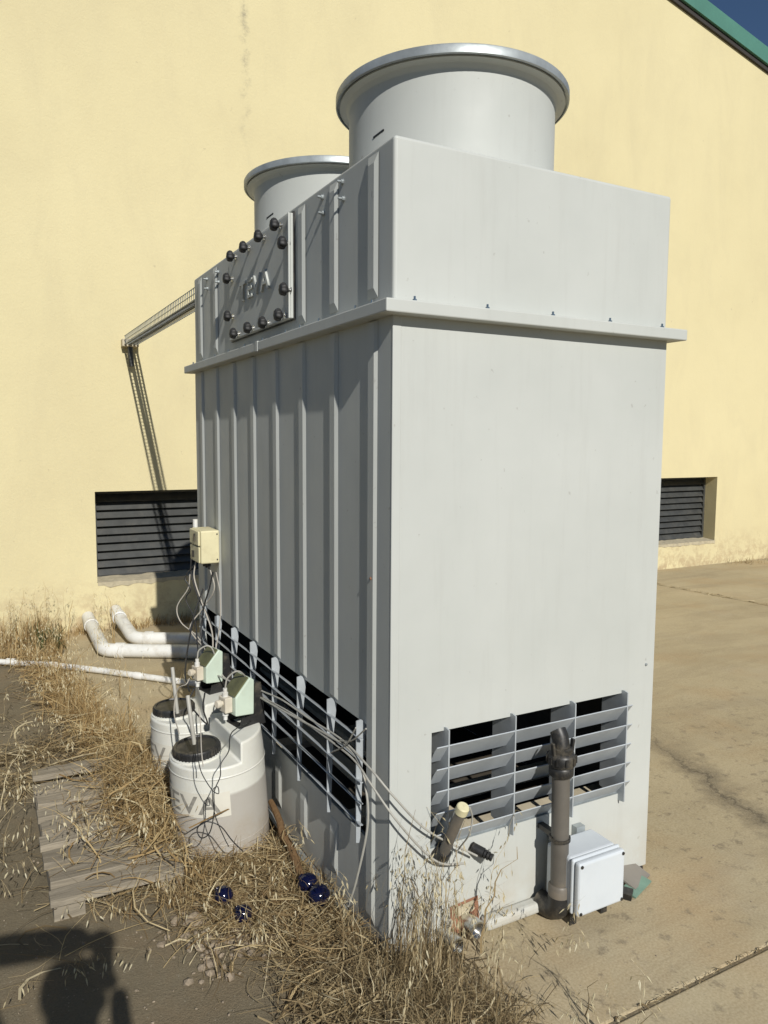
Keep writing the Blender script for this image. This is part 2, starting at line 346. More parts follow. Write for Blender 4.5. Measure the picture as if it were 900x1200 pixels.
# ================================================================== WAREHOUSE
D = 5.5
wh = empty('warehouse', (4, D, gz(D)), 'cream plastered warehouse gable with dark louvred vents and green roof edge', 'building')
inv = Matrix.Translation(-Vector(wh.location))
RX = 3.0; WL = -1.75  # left end, out of view, set short to cut light bounced off the wall
def roofz(x): return 7.554 + .2216*(7.255-x) if x > RX else 7.554 + .2216*(7.255-RX) - .2216*(RX-x)
VA = (-.156, 2.05, .33, 1.205); VB = (6.35, 8.60, .235, 1.195)
us = sorted({WL, RX, 0.9, 5, 12, 16, 20, VA[0], VA[1], VB[0], VB[1]}); vsz = [-.4, VB[2], VA[2], VB[3], VA[3], 3.0]
def hole(u, v): return any(a < u < b and c < v < e for a, b, c, e in (VA, VB))
wm = panel(us, vsz, hole, .30, lambda u, v, k: (u, D+k, v))
m2 = MB(); n = len(us)                                     # gable triangle above, one continuous sheet
fv = [(u, D, 3.0) for u in us] + [(u, D, roofz(u)) for u in us]; m2.add(fv, [(i, i+1, n+i+1, n+i) for i in range(n-1)])
fv = [(u, D+.30, 3.0) for u in us] + [(u, D+.30, roofz(u)) for u in us]; m2.add(fv, [(i, i+1, n+i+1, n+i) for i in range(n-1)])
wm.add(m2.v, m2.f)
wall = wm.build('wall', M['plaster'], wh); wall.matrix_parent_inverse = inv
bmx = bmesh.new(); bmx.from_mesh(wall.data); bmesh.ops.remove_doubles(bmx, verts=bmx.verts[:], dist=1e-4); bmesh.ops.recalc_face_normals(bmx, faces=bmx.faces[:]); bmx.to_mesh(wall.data); bmx.free()
def wpart(mb, name, mat, parent=wh, **k):
    o = mb.build(name, mat, parent, **k)
    if parent is wh: o.matrix_parent_inverse = inv
    return o
def vent(V, ns):
    x0, x1, z0, z1 = V; y = D+.215; fw = .035
    f = MB()
    f.box((x0+.001, y-.012, z0+.001), (x0+fw, y+.05, z1-.001)); f.box((x1-fw, y-.012, z0+.001), (x1-.001, y+.05, z1-.001))
    f.box((x0+fw, y-.012, z1-fw), (x1-fw, y+.05, z1-.001)); f.box((x0+fw, y-.012, z0+.001), (x1-fw, y+.05, z0+fw))
    f.box((x0+fw, y+.06, z0+.01), (x1-fw, y+.065, z1-.01))
    fr = wpart(f, 'louvre_vent', M['louv'])
    h = (z1-z0-2*fw)/ns; first = None
    for k in range(ns):
        zc = z0+fw+h*(k+.5); a = h*.56
        s = MB(); s.prism([(x0+fw+.002, y-.016, zc-a*.80), (x0+fw+.002, y-.012, zc-a*.86), (x0+fw+.002, y+.038, zc+a*.62), (x0+fw+.002, y+.034, zc+a*.70)], (x1-x0-2*fw-.004, 0, 0))
        wpart(s, 'slat', M['louv'], fr)
    return fr
vent(VA, 10); vent(VB, 10)
# crumbling mortar sills under the vents
for V in (VA, VB):
    s = MB(); k = 40; x0, x1, z0, _ = V; pr = random.Random(int(z0*1000))
    for i in range(k+1):
        x = x0+.004+(x1-x0-.008)*i/k; e = pr.uniform(-.012, .012); q = pr.uniform(0, .014)
        s.v += [(x, D-.006+e*.3, z0-.035+e), (x, D-.010+e*.4, z0+.004+q*.4), (x, D+.20, z0+.022+q), (x, D+.20, z0-.01)]
    for i in range(k):
        a = i*4; s.f += [(a, a+4, a+5, a+1), (a+1, a+5, a+6, a+2), (a+2, a+6, a+7, a+3), (a+3, a+7, a+4, a)]
    s.f += [(0, 1, 2, 3), (4*k+3, 4*k+2, 4*k+1, 4*k)]
    wpart(s, 'sill', M['filler'], smooth=True)
# roof verge on both slopes
def slope_box(xa, xb, y0, y1, h0, h1, name, mat):
    b = MB(); P = [(xa, y0, roofz(xa)+h0), (xb, y0, roofz(xb)+h0), (xb, y0, roofz(xb)+h1), (xa, y0, roofz(xa)+h1)]
    b.prism(P, (0, y1-y0, 0)); return wpart(b, name, mat)
for xa, xb in ((RX, 20), (WL-.3, RX-.0001)):
    slope_box(xa, xb, D-.035, D-.002, -.03, .035, 'verge_trim', M['darktrim'])
    slope_box(xa, xb, D-.07, D+.25, .036, .255, 'roof_edge', M['green'])
    slope_box(xa, xb, D+.252, D+14, .04, .20, 'roof', M['roof'])
for xe in (WL+.1, 19.7): wpart(MB().box((xe, D+.302, -.4), (xe+.2, D+14, roofz(xe)-.1 if xe < 0 else roofz(xe+.2)-.1)), 'side_wall', M['plaster'])

# ================================================================== COOLING TOWER
W, L, H, ZF, OV, HF = 1.1778, 2.3413, 2.6056, 2.1192, .0507, .040
X0, X1, GZ0, GZ1 = .1555, 1.030, .345, .745
LY0, LY1 = .149, 2.235
ZB = ZF-HF
RIBS = [2.195, 1.900, 1.606, 1.311, 1.0165, .722, .4275, .133]
ct = empty('cooling_tower', (W/2, L/2, 0), 'tall grey ribbed cooling tower with two round fan stacks on top', 'cooling tower')
tinv = Matrix.Translation(-Vector(ct.location))
def tp(mb, name, mat=None, parent=None, **k):
    o = mb.build(name, mat or M['paint'], parent or ct, **k)
    if parent is None: o.matrix_parent_inverse = tinv
    return o
TH = .012; ZBOT = .012
SEAM = .586
for a, b_, sy in ((0.0, SEAM, 0.0), (SEAM+.0002, W, .0009)):
    us2 = sorted({a, b_} | {q for q in (X0, X1) if a < q < b_}); vz = [ZBOT, GZ0, GZ1, ZB]
    o = tp(panel(us2, vz, lambda u, v: X0 < u < X1 and GZ0 < v < GZ1, TH, lambda u, v, k, sy=sy: (u, k+sy, v)), 'end_panel')
side = tp(panel([TH+.0005, LY0, LY1, L-TH-.0005], [ZBOT, GZ0, GZ1, ZB], lambda u, v: LY0 < u < LY1 and GZ0 < v < GZ1, TH, lambda u, v, k: (k, u, v)), 'side_panel')
tp(MB().box((W-TH, TH+.0005, ZBOT), (W, L-TH-.0005, ZB)), 'side_panel')
tp(MB().box((0, L-TH, ZBOT), (W, L, ZB)), 'end_panel')
tp(MB().box((SEAM-.03, TH+.0015, GZ1+.01), (SEAM+.03, TH+.0045, ZB-.01)), 'seam_strip', M['paint'])
# corner angles: a folded lip along the near edges
tp(MB().box((-.0012, -.0012, ZBOT+.001), (.030, TH*.4, ZB-.001)), 'corner_lip', bevel=.004, seg=3)
# upper casing
tp(MB().box((.002, .002, ZF), (W-.002, L-.002, H)), 'fan_deck_casing', bevel=.011, seg=4)
# joint flange with its bolts
tp(MB().box((-OV, -OV, ZB), (W+OV, L+OV, ZF)), 'joint_flange', bevel=.004)
tp(MB().box((-OV-.002, L*.47, ZB-.002), (-.004, L*.47+.03, ZF+.002)), 'flange_splice', bevel=.002)
hexb = MB().lathe([(.0075, 0), (.0075, .007), (.004, .0075), (.004, .016), (.003, .0165)], n=6, close=True); first = None
for x, y in [(x, -OV*.5) for x in (.06, .33, .60, .86, 1.12)] + [(-OV*.5, y) for y in (.09, .205, .50, .68, .83, 1.1, 1.35, 1.6, 1.83, 2.05, 2.28)]:
    if first is None:
        first = tp(MB().add(hexb.v, hexb.f), 'bolt', M['stud']); first.location = (x, y, ZF+.0005)
    else:
        c = share(first, ct, (x, y, ZF+.0005)); c.matrix_parent_inverse = tinv
# ribs pressed into the long side
def rib(y, z0, z1, e0=.03, e1=.03, pr=.0085, wb=.035, wt=.020):
    b = MB(); P = []
    for z, h, ww in ((z0, 0, 1), (z0+e0, 1, 1), (z1-e1, 1, 1), (z1, 0, 1)):
        t = wt if h else wb
        P += [(-.0006, y-wb, z), (-pr*h-.0007, y-t, z), (-pr*h-.0007, y+t, z), (-.0006, y+wb, z)]
    b.v = P
    for i in range(3):
        for k in range(3): b.f.append((4*i+k, 4*i+k+1, 4*i+5+k, 4*i+4+k))
    return tp(b, 'rib', bevel=.006, seg=3)
for i, y in enumerate(RIBS):
    if i == 7: rib(y-.005, ZBOT+.05, ZB-.002, .03, .004, wb=.019+.012, wt=.020)
    else:
        rib(y, GZ1+.012, ZB-.002, .012, .004); rib(y, ZBOT+.07, GZ0-.055, .03, .05)
for i in (0, 1, 5, 6, 7): rib(RIBS[i], ZF+.028, H-.02, .03, .03)
q = at_x(434.5, 678, -.011); tp(MB().lathe([(.001, .004), (.004, .0035), (.006, 0)], (0, 0, 0), 8, axis=(-1, 0, 0)), 'rust_spot', M['rust']).location = q
# access door with clamp knobs and raised lettering
door = tp(MB().box((-.016, .800, 2.178), (.001, 1.610, 2.580)), 'access_door', bevel=.003)
tp(MB().box((-.006, .794, 2.172), (-.0004, 1.617, 2.586)), 'door_gap_strip', M['black'], door)  # black strip stands in for the shaded gap round the door
dl = tp(MB().box((-.025, .800, 2.178), (-.0165, .808, 2.580)).box((-.021, .8095, 2.178), (-.0165, 1.610, 2.186)), 'door_lip', parent=door, bevel=.002)
kn = None
for k, (y, z) in enumerate([(q.y, q.z) for q in (at_x(200+a/3, 30+b_/3, -.036) for a, b_ in ((373, 701), (316, 742), (263, 780), (217, 812), (204, 890), (207, 1022), (228, 1083), (278, 1063), (331, 1045), (387, 1018), (401, 765), (406, 928)))]):
    if kn is None:
        b = MB(); b.lathe([(.009, .012), (.012, .014), (.014, .018), (.021, .021), (.0245, .027), (.0245, .036), (.0195, .044), (.009, .047)], n=42, axis=(-1, 0, 0), close=True)
        b.v = [(x, y_*(1+.07*math.cos(7*math.atan2(z_, y_))), z_*(1+.07*math.cos(7*math.atan2(z_, y_)))) if x < -.019 else (x, y_, z_) for x, y_, z_ in b.v]
        kn = tp(b, 'clamp_knob', M['knob'], door, smooth=True); kn.location = (-.0165, y, z)
        st = tp(MB().lathe([(.012, 0), (.012, .003), (.006, .0035), (.006, .0125)], n=12, axis=(-1, 0, 0), close=True), 'stud', M['stud'], door); st.location = (-.0165, y, z)
    else:
        for src, xx in ((kn, -.0165), (st, -.0165)):
            share(src, door, (xx, y, z))
tm = text_mesh('TEVA', .120, .0045, 1.12)
bb = [v.co.copy() for v in tm.vertices]; wx = max(v.x for v in bb); sx = .40/wx
for v in tm.vertices: x, y, z = v.co; v.co = (-.016-z-.0045, 1.43-x*sx, 2.335+y)
lt = bpy.data.objects.new('lettering', tm); C.objects.link(lt); tm.materials.append(M['paint']); lt.parent = door
# lifting-lug bolts
lug = None
for y, z in ((.527, 2.565), (.521, 2.508), (.360, 2.570), (.352, 2.512), (2.06, 2.556), (2.052, 2.505), (1.845, 2.553), (1.842, 2.502)):
    if lug is None:
        lug = tp(MB().lathe([(.010, 0), (.010, .002), (.0085, .0025), (.0085, .009), (.0045, .0095), (.0045, .020), (.003, .022)], n=10, axis=(-1, 0, 0), close=True), 'lug_bolt', M['galv']); lug.location = (.0015, y, z)
    else: c = share(lug, ct, (.0015, y, z)); c.matrix_parent_inverse = tinv
# fan stacks
prof = [(.428, .0), (.418, .006), (.410, .018), (.4065, .045), (.405, .09), (.405, .368), (.4065, .380), (.411, .388), (.421, .394), (.4415, .3965), (.4415, .402), (.43, .405), (.418, .395), (.404, .372), (.396, .34), (.395, .02)]
rimp = [(.432, .404), (.4500, .404), (.4500, .3975), (.4545, .397), (.4575, .4005), (.4575, .4265), (.4545, .431), (.425, .431), (.420, .426), (.424, .415), (.432, .404)]
for cy in (.600, 1.748):
    s = MB().lathe(prof, (W/2, cy, H-.0015), 96); st_ = tp(s, 'fan_stack', smooth=True)
    tp(MB().lathe(rimp, (W/2, cy, H), 96), 'rim', M['galv'], st_, smooth=True)
    tp(MB().lathe([(.05, .19), (.05, .26), (.02, .275), (.001, .276)], (W/2, cy, H), 20), 'hub', M['inside'], st_, smooth=True)
    for k in range(5):
        a = k*2*math.pi/5+.3; b = MB(); e = Vector((math.cos(a), math.sin(a), 0)); n_ = Vector((-math.sin(a), math.cos(a), 0)); c0 = Vector((W/2, cy, H+.22)); P = []
        for r, cw, tw in ((.045, .05, .5), (.2, .075, .4), (.385, .065, .25)):
            for sg in (-1, 1): P.append(c0+e*r+(n_*cw+Vector((0, 0, cw*tw)))*sg)
        b.v = [tuple(q) for q in P] + [tuple(q+Vector((0, 0, .004))) for q in P]
        b.f = [(0,1,3,2), (2,3,5,4), (6,8,9,7), (8,10,11,9), (0,2,8,6), (2,4,10,8), (4,5,11,10), (5,3,9,11), (3,1,7,9), (1,0,6,7)]
        tp(b, 'fan_blade', M['galv'], st_)
    sg = math.radians(197); cxp = Vector((W/2+.4055*math.cos(sg), cy+.4055*math.sin(sg), H+.20))
    tp(MB().obox(cxp, (.003, .055, .006), (0.25, 0, sg)), 'slot', M['black'], st_)
# air inlets: projecting louvre blades carried by upright fins
BZ = [.702, .627, .552, .477, .402]; BT = .0028
def blade_prof(z, out=.030, back=.020, drop=.068): return [(-out, z), (-out+.002, z+BT), (back+.002, z-drop+BT), (back, z-drop)]
inl = tp(MB().box((X0, .001, GZ0-.0015), (X1, .012, GZ0+.001)), 'air_inlet', M['galv'])
FX = [.205, .480, .752, 1.012]
def finmesh(axis):
    q = MB(); pr = [(-.030, .325), (-.030, GZ1+.010), (-.012, GZ1+.014), (.10, GZ1-.004), (.10, .34), (-.005, .32)]
    return pr
for x in FX:
    q = MB(); q.prism([(x-.0025, a, z) for a, z in finmesh(0)], (.005, 0, 0)); tp(q, 'fin', M['fin'], inl)
for z in BZ:
    q = MB(); q.prism([(X0+.004, a, zz) for a, zz in blade_prof(z)], (1.040-X0-.004, 0, 0)); tp(q, 'blade', M['fin'], inl)
inl2 = tp(MB().box((.001, LY0, GZ0-.0015), (.012, LY1, GZ0+.001)), 'air_inlet', M['galv'])
for y in [.185]+RIBS[:-1]:
    q = MB(); q.prism([(a, y-.0025, z) for a, z in ((-.030, .325), (-.030, GZ1+.010), (-.012, GZ1+.014), (.010, GZ1-.004), (-.006, .60), (-.014, .34), (-.018, .322))], (0, .005, 0)); tp(q, 'fin', M['fin'], inl2)  # outline narrows downward to stand for shade on the lower fins
for z in BZ:
    q = MB(); q.prism([(a, LY0+.004, zz) for a, zz in blade_prof(z, .032, -.020, .004)], (0, LY1-LY0-.008, 0)); tp(q, 'blade', M['fin'], inl2)
# what shows through the inlets: fill pack, basin floor, beams
tp(MB().box((.03, .03, .86), (W-.03, L-.03, 1.9)), 'fill_pack', M['inside'])  # block coloured dark to keep the tower's inside dark
tp(MB().box((TH+.002, TH+.002, .05), (W-TH-.002, L-TH-.002, .14)), 'basin_floor', M['basin'])
for y, z in ((.14, .24), (.42, .24), (1.2, .24)):
    tp(MB().box((TH+.01, y, z), (W-TH-.01, y+.085, z+.03)), 'beam', M['beam'])
for x in (.20, .36):
    tp(MB().box((x, .03, .285), (x+.06, L-.03, .31)), 'beam', M['beam'])
tp(MB().box((W-TH-.004, TH+.004, .145), (W-TH-.001, L-TH-.004, .855)).box((TH+.002, L-TH-.004, .145), (W-TH-.006, L-TH-.001, .855)), 'dark_wall_sheet', M['inside'])  # dark sheets added to put the inner shade into the walls' colour
# base frame under the sheets
tp(MB().box((-.004, .03, -.05), (.05, L-.01, ZBOT-.0005)), 'base_frame', M['darktrim'])
tp(MB().box((-.030, .02, ZBOT-.006), (-.0005, L, ZBOT-.001)), 'base_lip', M['galv'])
tp(MB().box((.36, -.052, .012), (.70, -.0015, .052)), 'base_rail', M['paint'], bevel=.014, seg=3)
tp(MB().box((.06, -.004, -.03), (W-.02, .05, ZBOT-.0005)), 'base_frame', M['darktrim'])
# repair patch with pipe stubs
pt = tp(MB().add([(.236, -.0025, .118), (.352, -.0025, .126), (.362, -.0025, .004), (.25, -.0025, .004), (.24, -.0025, .06)], [(0, 1, 2, 3, 4)]), 'rust_patch', M['rust'])
tp(MB().add([(.258, -.0045, .110), (.335, -.0045, .116), (.335, -.0045, .080), (.258, -.0045, .072)], [(0, 1, 2, 3)]), 'filler_patch', M['filler'], pt)
for (x, y, z, r) in ((.300, -.03, .052, .031), (.205, -.05, .040, .028)):
    s = MB().lathe([(r*.9, -.02), (r*.9, .035), (r, .036), (r, .085), (r*.95, .09), (r*.8, .0905), (r*.78, .07), (.001, .07)], (x, y+.04, z), 24, axis=(.02, -1, .06)); tp(s, 'drain_stub', M['stud'], pt, smooth=True)
# drip marks and small stains are in the paint; two chipped screws on the end panel
for x, z in ((1.135, .84), (.05, .17)):
    tp(MB().lathe([(.006, 0), (.005, .004), (.001, .005)], (x, 0.0005, z), 8, axis=(0, -1, 0), close=True), 'screw', M['galv'])

# ================================================================== FITTINGS AT THE TOWER'S END
dp = empty('drain_pipe', (.628, -.10, 0), 'brown grey upright drain pipe with black valve before the end inlet', 'pipe')
def loc_parts(root): return Matrix.Translation(-Vector(root.location))
def part(mb, name, mat, root, parent=None, **k):
    o = mb.build(name, mat, parent or root, **k)
    if parent is None: o.matrix_parent_inverse = loc_parts(root)
    return o
px_, py_ = .626, -.105
part(MB().tube([(px_+.004, py_, .10), (px_-.004, py_, .57)], .031, 24), 'pipe', M['greypipe'], dp, smooth=True)
part(MB().lathe([(.039, .0), (.039, .055), (.034, .062)], (px_+.004, py_, .085), 24, close=True), 'socket', M['greypipe'], dp, smooth=True)
part(MB().tube(spline([(px_+.004, py_, .105), (px_+.004, py_+.002, .062), (px_, py_+.035, .040), (px_-.01, py_+.085, .038)], 6), .040, 20), 'elbow', M['black'], dp, smooth=True)
un = part(MB().lathe([(.039, 0), (.043, .006), (.043, .03), (.040, .034), (.046, .038), (.048, .05), (.048, .072), (.043, .08), (.037, .084), (.037, .10), (.028, .104)], (px_-.003, py_, .545), 28, close=True), 'union', M['black'], dp, smooth=True)
for k in range(10):
    a = k*math.pi/5; part(MB().obox((px_-.003+.049*math.cos(a), py_+.049*math.sin(a), .606), (.008, .012, .024), (0, 0, a)), 'lug', M['black'], dp, un)
part(MB().tube([(px_-.004, py_, .645), (px_-.006, py_+.008, .685), (px_-.006, py_+.02, .70)], .029, 16), 'neck', M['black'], dp, smooth=True)
part(MB().obox((px_+.040, py_-.004, .64), (.010, .016, .06), (0, .12, 0)).obox((px_-.044, py_-.004, .64), (.010, .016, .06), (0, -.15, 0)), 'clamp_arm', M['black'], dp, bevel=.003)
ring = MB().lathe([(.0325, -.006), (.037, -.006), (.037, .006), (.0325, .006), (.0325, -.006)], (px_, py_, .315), 24); ring.box((px_-.012, py_+.033, .306), (px_+.012, -.001, .324)); part(ring, 'clip', M['black'], dp)
eb = empty('electrical_enclosure', (.72, -.12, 0), 'pale grey electrical box low against the tower end panel', 'box')
EBR = math.radians(-2)
bx0, bx1, by0, by1, bz0, bz1 = .632, .848, -.200, -.028, .068, .262
bd = part(MB().box((bx0, by0+.045, bz0), (bx1, by1, bz1)), 'housing', M['ebox'], eb, bevel=.012, seg=3)
part(MB().box((bx0-.003, by0+.028, bz0-.003), (bx1+.003, by0+.044, bz1+.003)), 'flange', M['ebox'], eb, bevel=.008, seg=3)
lid = part(MB().box((bx0, by0, bz0), (bx1, by0+.027, bz1)), 'lid', M['ebox'], eb, bevel=.010, seg=3)
for x in (bx0+.012, bx1-.012):
    for z in (bz0+.012, bz1-.012): part(MB().lathe([(.006, 0), (.006, .003), (.004, .0035)], (x, by0+.0005, z), 10, axis=(0, -1, 0), close=True), 'screw', M['black'], eb, lid)
gl = part(MB().lathe([(.014, 0), (.014, .012), (.009, .014), (.009, .03), (.004, .032)], (bx0, -.10, .16), 14, axis=(-1, 0, .1), close=True), 'cable_gland', M['pvc'], eb, smooth=True)
part(MB().lathe([(.014, 0), (.014, .012), (.009, .014), (.009, .03)], (bx0, -.10, .105), 14, axis=(-1, 0, 0), close=True), 'cable_gland', M['black'], eb, smooth=True)
part(MB().box((bx0+.03, by1+.0005, bz1-.02), (bx0+.07, -.0008, bz1+.03)).box((bx1-.07, by1+.0005, bz1-.02), (bx1-.03, -.0008, bz1+.015)), 'bracket', M['galv'], eb)
for q in (bx0+.02, bx1-.05): part(MB().box((q, by0+.06, .0), (q+.03, by1-.02, bz0+.004)), 'foot', M['black'], eb)
# scrap board by the far base corner
sb = empty('scrap_board', (1.03, -.05, 0), 'small green and grey broken board on the concrete by the tower corner', 'board')
part(MB().obox((1.060, -.035, .024), (.14, .10, .007), (.35, .03, .35)), 'grey_sheet', M['boardgrey'], sb)
part(MB().obox((1.035, -.085, .010), (.14, .06, .006), (.15, -.02, .33)), 'green_edge', M['board'], sb)
part(MB().obox((.955, -.10, .012), (.05, .06, .022), (0, 0, .6)), 'black_block', M['black'], sb)
# angled tube with yellow cap at the near corner of the inlet
at = empty('angled_tube', (.17, -.05, 0), 'short grey tube with pale yellow cap leaning before the inlet corner', 'tube')
A = at_y(522, 994, -.045); B = at_y(541, 950, -.115)
dv = (B-A).normalized()
part(MB().tube([A-dv*.015, B], .018, 18), 'tube', M['greypipe'], at, smooth=True)
part(MB().lathe([(.0212, 0), (.0212, .024), (.018, .028), (.001, .029)], B-dv*.008, 18, axis=dv), 'cap', M['cream'], at, smooth=True)
part(MB().tube(spline([A-dv*.012, A-dv*.03+Vector((.0, .01, -.01)), A+Vector((-.005, .042, -.03))], 5), .024, 14), 'socket', M['black'], at, smooth=True)
part(MB().tube(spline([B+dv*.015+Vector((.018, -.012, 0)), B+Vector((.035, -.01, -.03)), B+Vector((.03, 0, -.09)), A+Vector((.05, .0, -.02)), A+Vector((.02, -.01, -.06))], 6), .0028, 6), 'thin_hose', M['hose'], at, smooth=True)
# injection fitting where the hoses end
fi = empty('injection_fitting', (.30, -.03, .3), 'small black ribbed fitting sticking out of the pale end panel', 'fitting')
P = at_y(563, 998, -.035)
part(MB().lathe([(.018, -.03), (.018, .012), (.012, .013), (.016, .015), (.016, .022), (.010, .023), (.015, .026), (.015, .033), (.010, .034), (.013, .037), (.013, .044), (.006, .045)], P, 16, axis=(.55, -.8, -.25), close=True), 'body', M['black'], fi, smooth=True)
part(MB().tube([P, (P.x-.01, -.0005, P.z+.01)], .012, 12), 'stem', M['black'], fi, smooth=True)

# ================================================================== HOSES AND CABLES
def cable(name, label, cat, pts, r, mat, group=None, k=8, n=8):
    o = MB().tube(spline(pts, k), r, n).build(name, mat, smooth=True); return tag(o, label, cat, group)

# ================================================================== DOSING TANKS AND PUMPS
PAL = .082; TLIFT = .075
T1 = Vector((-.255, 1.015, gz(1.0))); T2 = Vector((-.240, 1.530, gz(1.5)))
R0 = .198; HD = .345+.082; HH = .425+.082; SX = .035
def tank(loc, tilt, label, level):
    root = empty('dosing_tank', loc, label, 'tank'); root.rotation_euler = tilt
    N_ = 72; a0 = math.acos(SX/R0)
    arc = [(R0*math.cos(a), R0*math.sin(a)) for a in np.linspace(-a0, a0, 29)]                 # hump side, from -y to +y
    arc2 = [(R0*math.cos(a), R0*math.sin(a)) for a in np.linspace(a0, 2*math.pi-a0, 45)][1:-1]
    ringp = arc + arc2; n = len(ringp); h = len(arc); b = MB()
    def rg(z, s): return [(x*s, y*s, z) for x, y in ringp]
    lv = [(.0, .965), (.018, 1.0), (.12, 1.0), (.25, .997), (HD*.8, .99), (HD, .982)]
    for z, s in lv: b.v += rg(z, s)
    for i in range(len(lv)-1):
        for k in range(n): b.f.append((i*n+k, i*n+(k+1) % n, (i+1)*n+(k+1) % n, (i+1)*n+k))
    top0 = (len(lv)-1)*n; o = len(b.v)
    b.v += [(x*.95, y*.95, HH) if 0 < i < h-1 else (x*.97+.006, y*.95, HH) for i, (x, y) in enumerate(arc)]
    for k in range(h-1): b.f.append((top0+k, top0+k+1, o+k+1, o+k))
    b.f.append(tuple(range(o, o+h)))                                                          # hump top
    b.f.append((top0, o, o+h-1, top0+h-1))                                                    # step wall
    b.f.append(tuple([top0+h-1+i for i in range(n-h+1)] + [top0]))                            # lid deck
    b.f.append(tuple(range(n))[::-1])
    body = b.build('body', tank_plastic(level), root, smooth=True, bevel=.022, seg=4)
    # screw lid with knurled rim
    lx, ly = -.085, 0.0
    part_l = MB().lathe([(.092, 0), (.092, .006), (.096, .009), (.0965, .034), (.093, .040), (.083, .0415), (.080, .036), (.001, .036)], (lx, ly, HD+.001), 48).build('lid', M['black'], root, smooth=True)
    kb = MB()
    for k in range(40):
        a = k*math.pi/20; kb.obox((lx+.0968*math.cos(a), ly+.0968*math.sin(a), HD+.020), (.004, .006, .026), (0, 0, a))
    kb.build('knurl', M['black'], part_l)
    MB().lathe([(.105, -.004), (.105, .006), (.099, .009), (.094, .009)], (lx, ly, HD), 48).build('neck_ring', body.data.materials[0], root, smooth=True)
    # moulded ring lines
    for z in (.10, .385): MB().lathe([(R0*.996, z-.004), (R0*1.006, z-.001), (R0*1.006, z+.001), (R0*.996, z+.004)], n=72).build('moulded_line', body.data.materials[0], body, smooth=True)
    # paper label with the maker's lettering, wrapped round the wall
    la0, la1, lz0, lz1 = math.radians(150), math.radians(263), .224, .328
    q = MB(); k = 40; rl = R0*1.0075
    for i in range(k+1):
        a = la0+(la1-la0)*i/k; q.v += [(rl*math.cos(a), rl*math.sin(a), lz0), (rl*math.cos(a), rl*math.sin(a), lz1)]
    q.f = [(2*i, 2*i+2, 2*i+3, 2*i+1) for i in range(k)]
    lb = q.build('label', M['label'], root, smooth=True)
    me = text_mesh('TEVA', .108, 0, 1.05); wx = max(v.co.x for v in me.vertices); span = (la1-la0)*.86
    bm = bmesh.new(); bm.from_mesh(me); bmesh.ops.triangulate(bm, faces=bm.faces[:])
    bmesh.ops.subdivide_edges(bm, edges=[e for e in bm.edges if e.calc_length() > .02], cuts=2); bm.to_mesh(me); bm.free()
    for v in me.vertices:
        a = la0+(la1-la0)*.05+span*v.co.x/wx; rr = R0*1.0075+.0012; v.co = (rr*math.cos(a), rr*math.sin(a), lz0+.016+v.co.y)
    tx = bpy.data.objects.new('lettering', me); C.objects.link(tx); me.materials.append(M['ink']); tx.parent = lb
    return root
t1 = tank(T1, (math.radians(1), math.radians(-3.5), math.radians(4)), 'front milky white dosing tank, nearest the camera, with black lid and loose black cable', .312)
t2 = tank(T2, (math.radians(0), math.radians(-1.5), math.radians(-8)), 'rear milky white dosing tank half hidden behind the front tank', .262)
def suction(root, pts, label):
    return tag(MB().tube(spline(pts, 6), .0085, 12).build('suction_tube', M['hose'], smooth=True), label, 'tube')
suction(None, [at_d(228, 872, 2.98), at_d(224, 845, 2.98), at_d(220, 815, 3.0)], 'pale grey upright suction tube by the front tank lid')
suction(None, [at_d(208, 836, 3.35), at_d(205, 810, 3.36), at_d(202, 782, 3.38)], 'pale grey upright suction tube at the rear tank lid')
def pump(loc, rz, label):
    r = empty('dosing_pump', loc, label, 'pump'); r.rotation_euler = (0, 0, rz)
    # stand: black wedge foot with side cheeks
    b = MB(); b.prism([(-.045, -.056, 0), (.085, -.056, 0), (.062, -.056, .185), (.034, -.056, .195), (.030, -.056, .05), (-.03, -.056, .045)], (0, .006, 0))
    b.prism([(-.045, .050, 0), (.085, .050, 0), (.062, .050, .185), (.034, .050, .195), (.030, .050, .05), (-.03, .050, .045)], (0, .006, 0))
    b.box((.042, -.0495, .0), (.054, .0495, .17)); b.box((-.045, -.0495, 0), (.0415, .0495, .006))
    b.build('stand', M['black'], r)
    h = MB(); h.prism([(-.058, -.052, .058), (.030, -.052, .050), (.033, -.052, .200), (.012, -.052, .214), (-.058, -.052, .138)], (0, .104, 0))
    hs = h.build('housing', M['mint'], r, bevel=.005)
    c = MB(); c.prism([(-.058, -.046, .1395), (.008, -.046, .2112), (.004, -.046, .2160), (-.063, -.046, .1440)], (0, .092, 0))
    c.build('control_cover', M['olive'], hs)
    hd = MB(); hd.box((-.094, -.030, .072), (-.059, .030, .138)); hp = hd.build('pump_head', M['grub'], r, bevel=.004)
    MB().lathe([(.013, 0), (.013, .018), (.009, .020), (.009, .036)], (-.078, 0, .137), 14, close=True).build('valve', M['pvc'], hp, smooth=True)
    MB().lathe([(.013, 0), (.013, .018), (.009, .020), (.009, .036)], (-.078, 0, .073), 14, axis=(0, 0, -1), close=True).build('valve', M['pvc'], hp, smooth=True)
    MB().lathe([(.010, 0), (.010, .012), (.017, .013), (.017, .028), (.012, .032)], (-.094, -.004, .112), 14, axis=(-1, -.2, .1), close=True).build('bleed_knob', M['grub'], hp, smooth=True)
    return r
HB1 = T1.z+HH; HB2 = T2.z+HH
p1 = pump((-.165, 1.02, HB1), math.radians(12), 'pale green dosing pump on black stand atop the front tank')
p2 = pump((-.150, 1.535, HB2), math.radians(12), 'pale green dosing pump on black stand atop the rear tank')

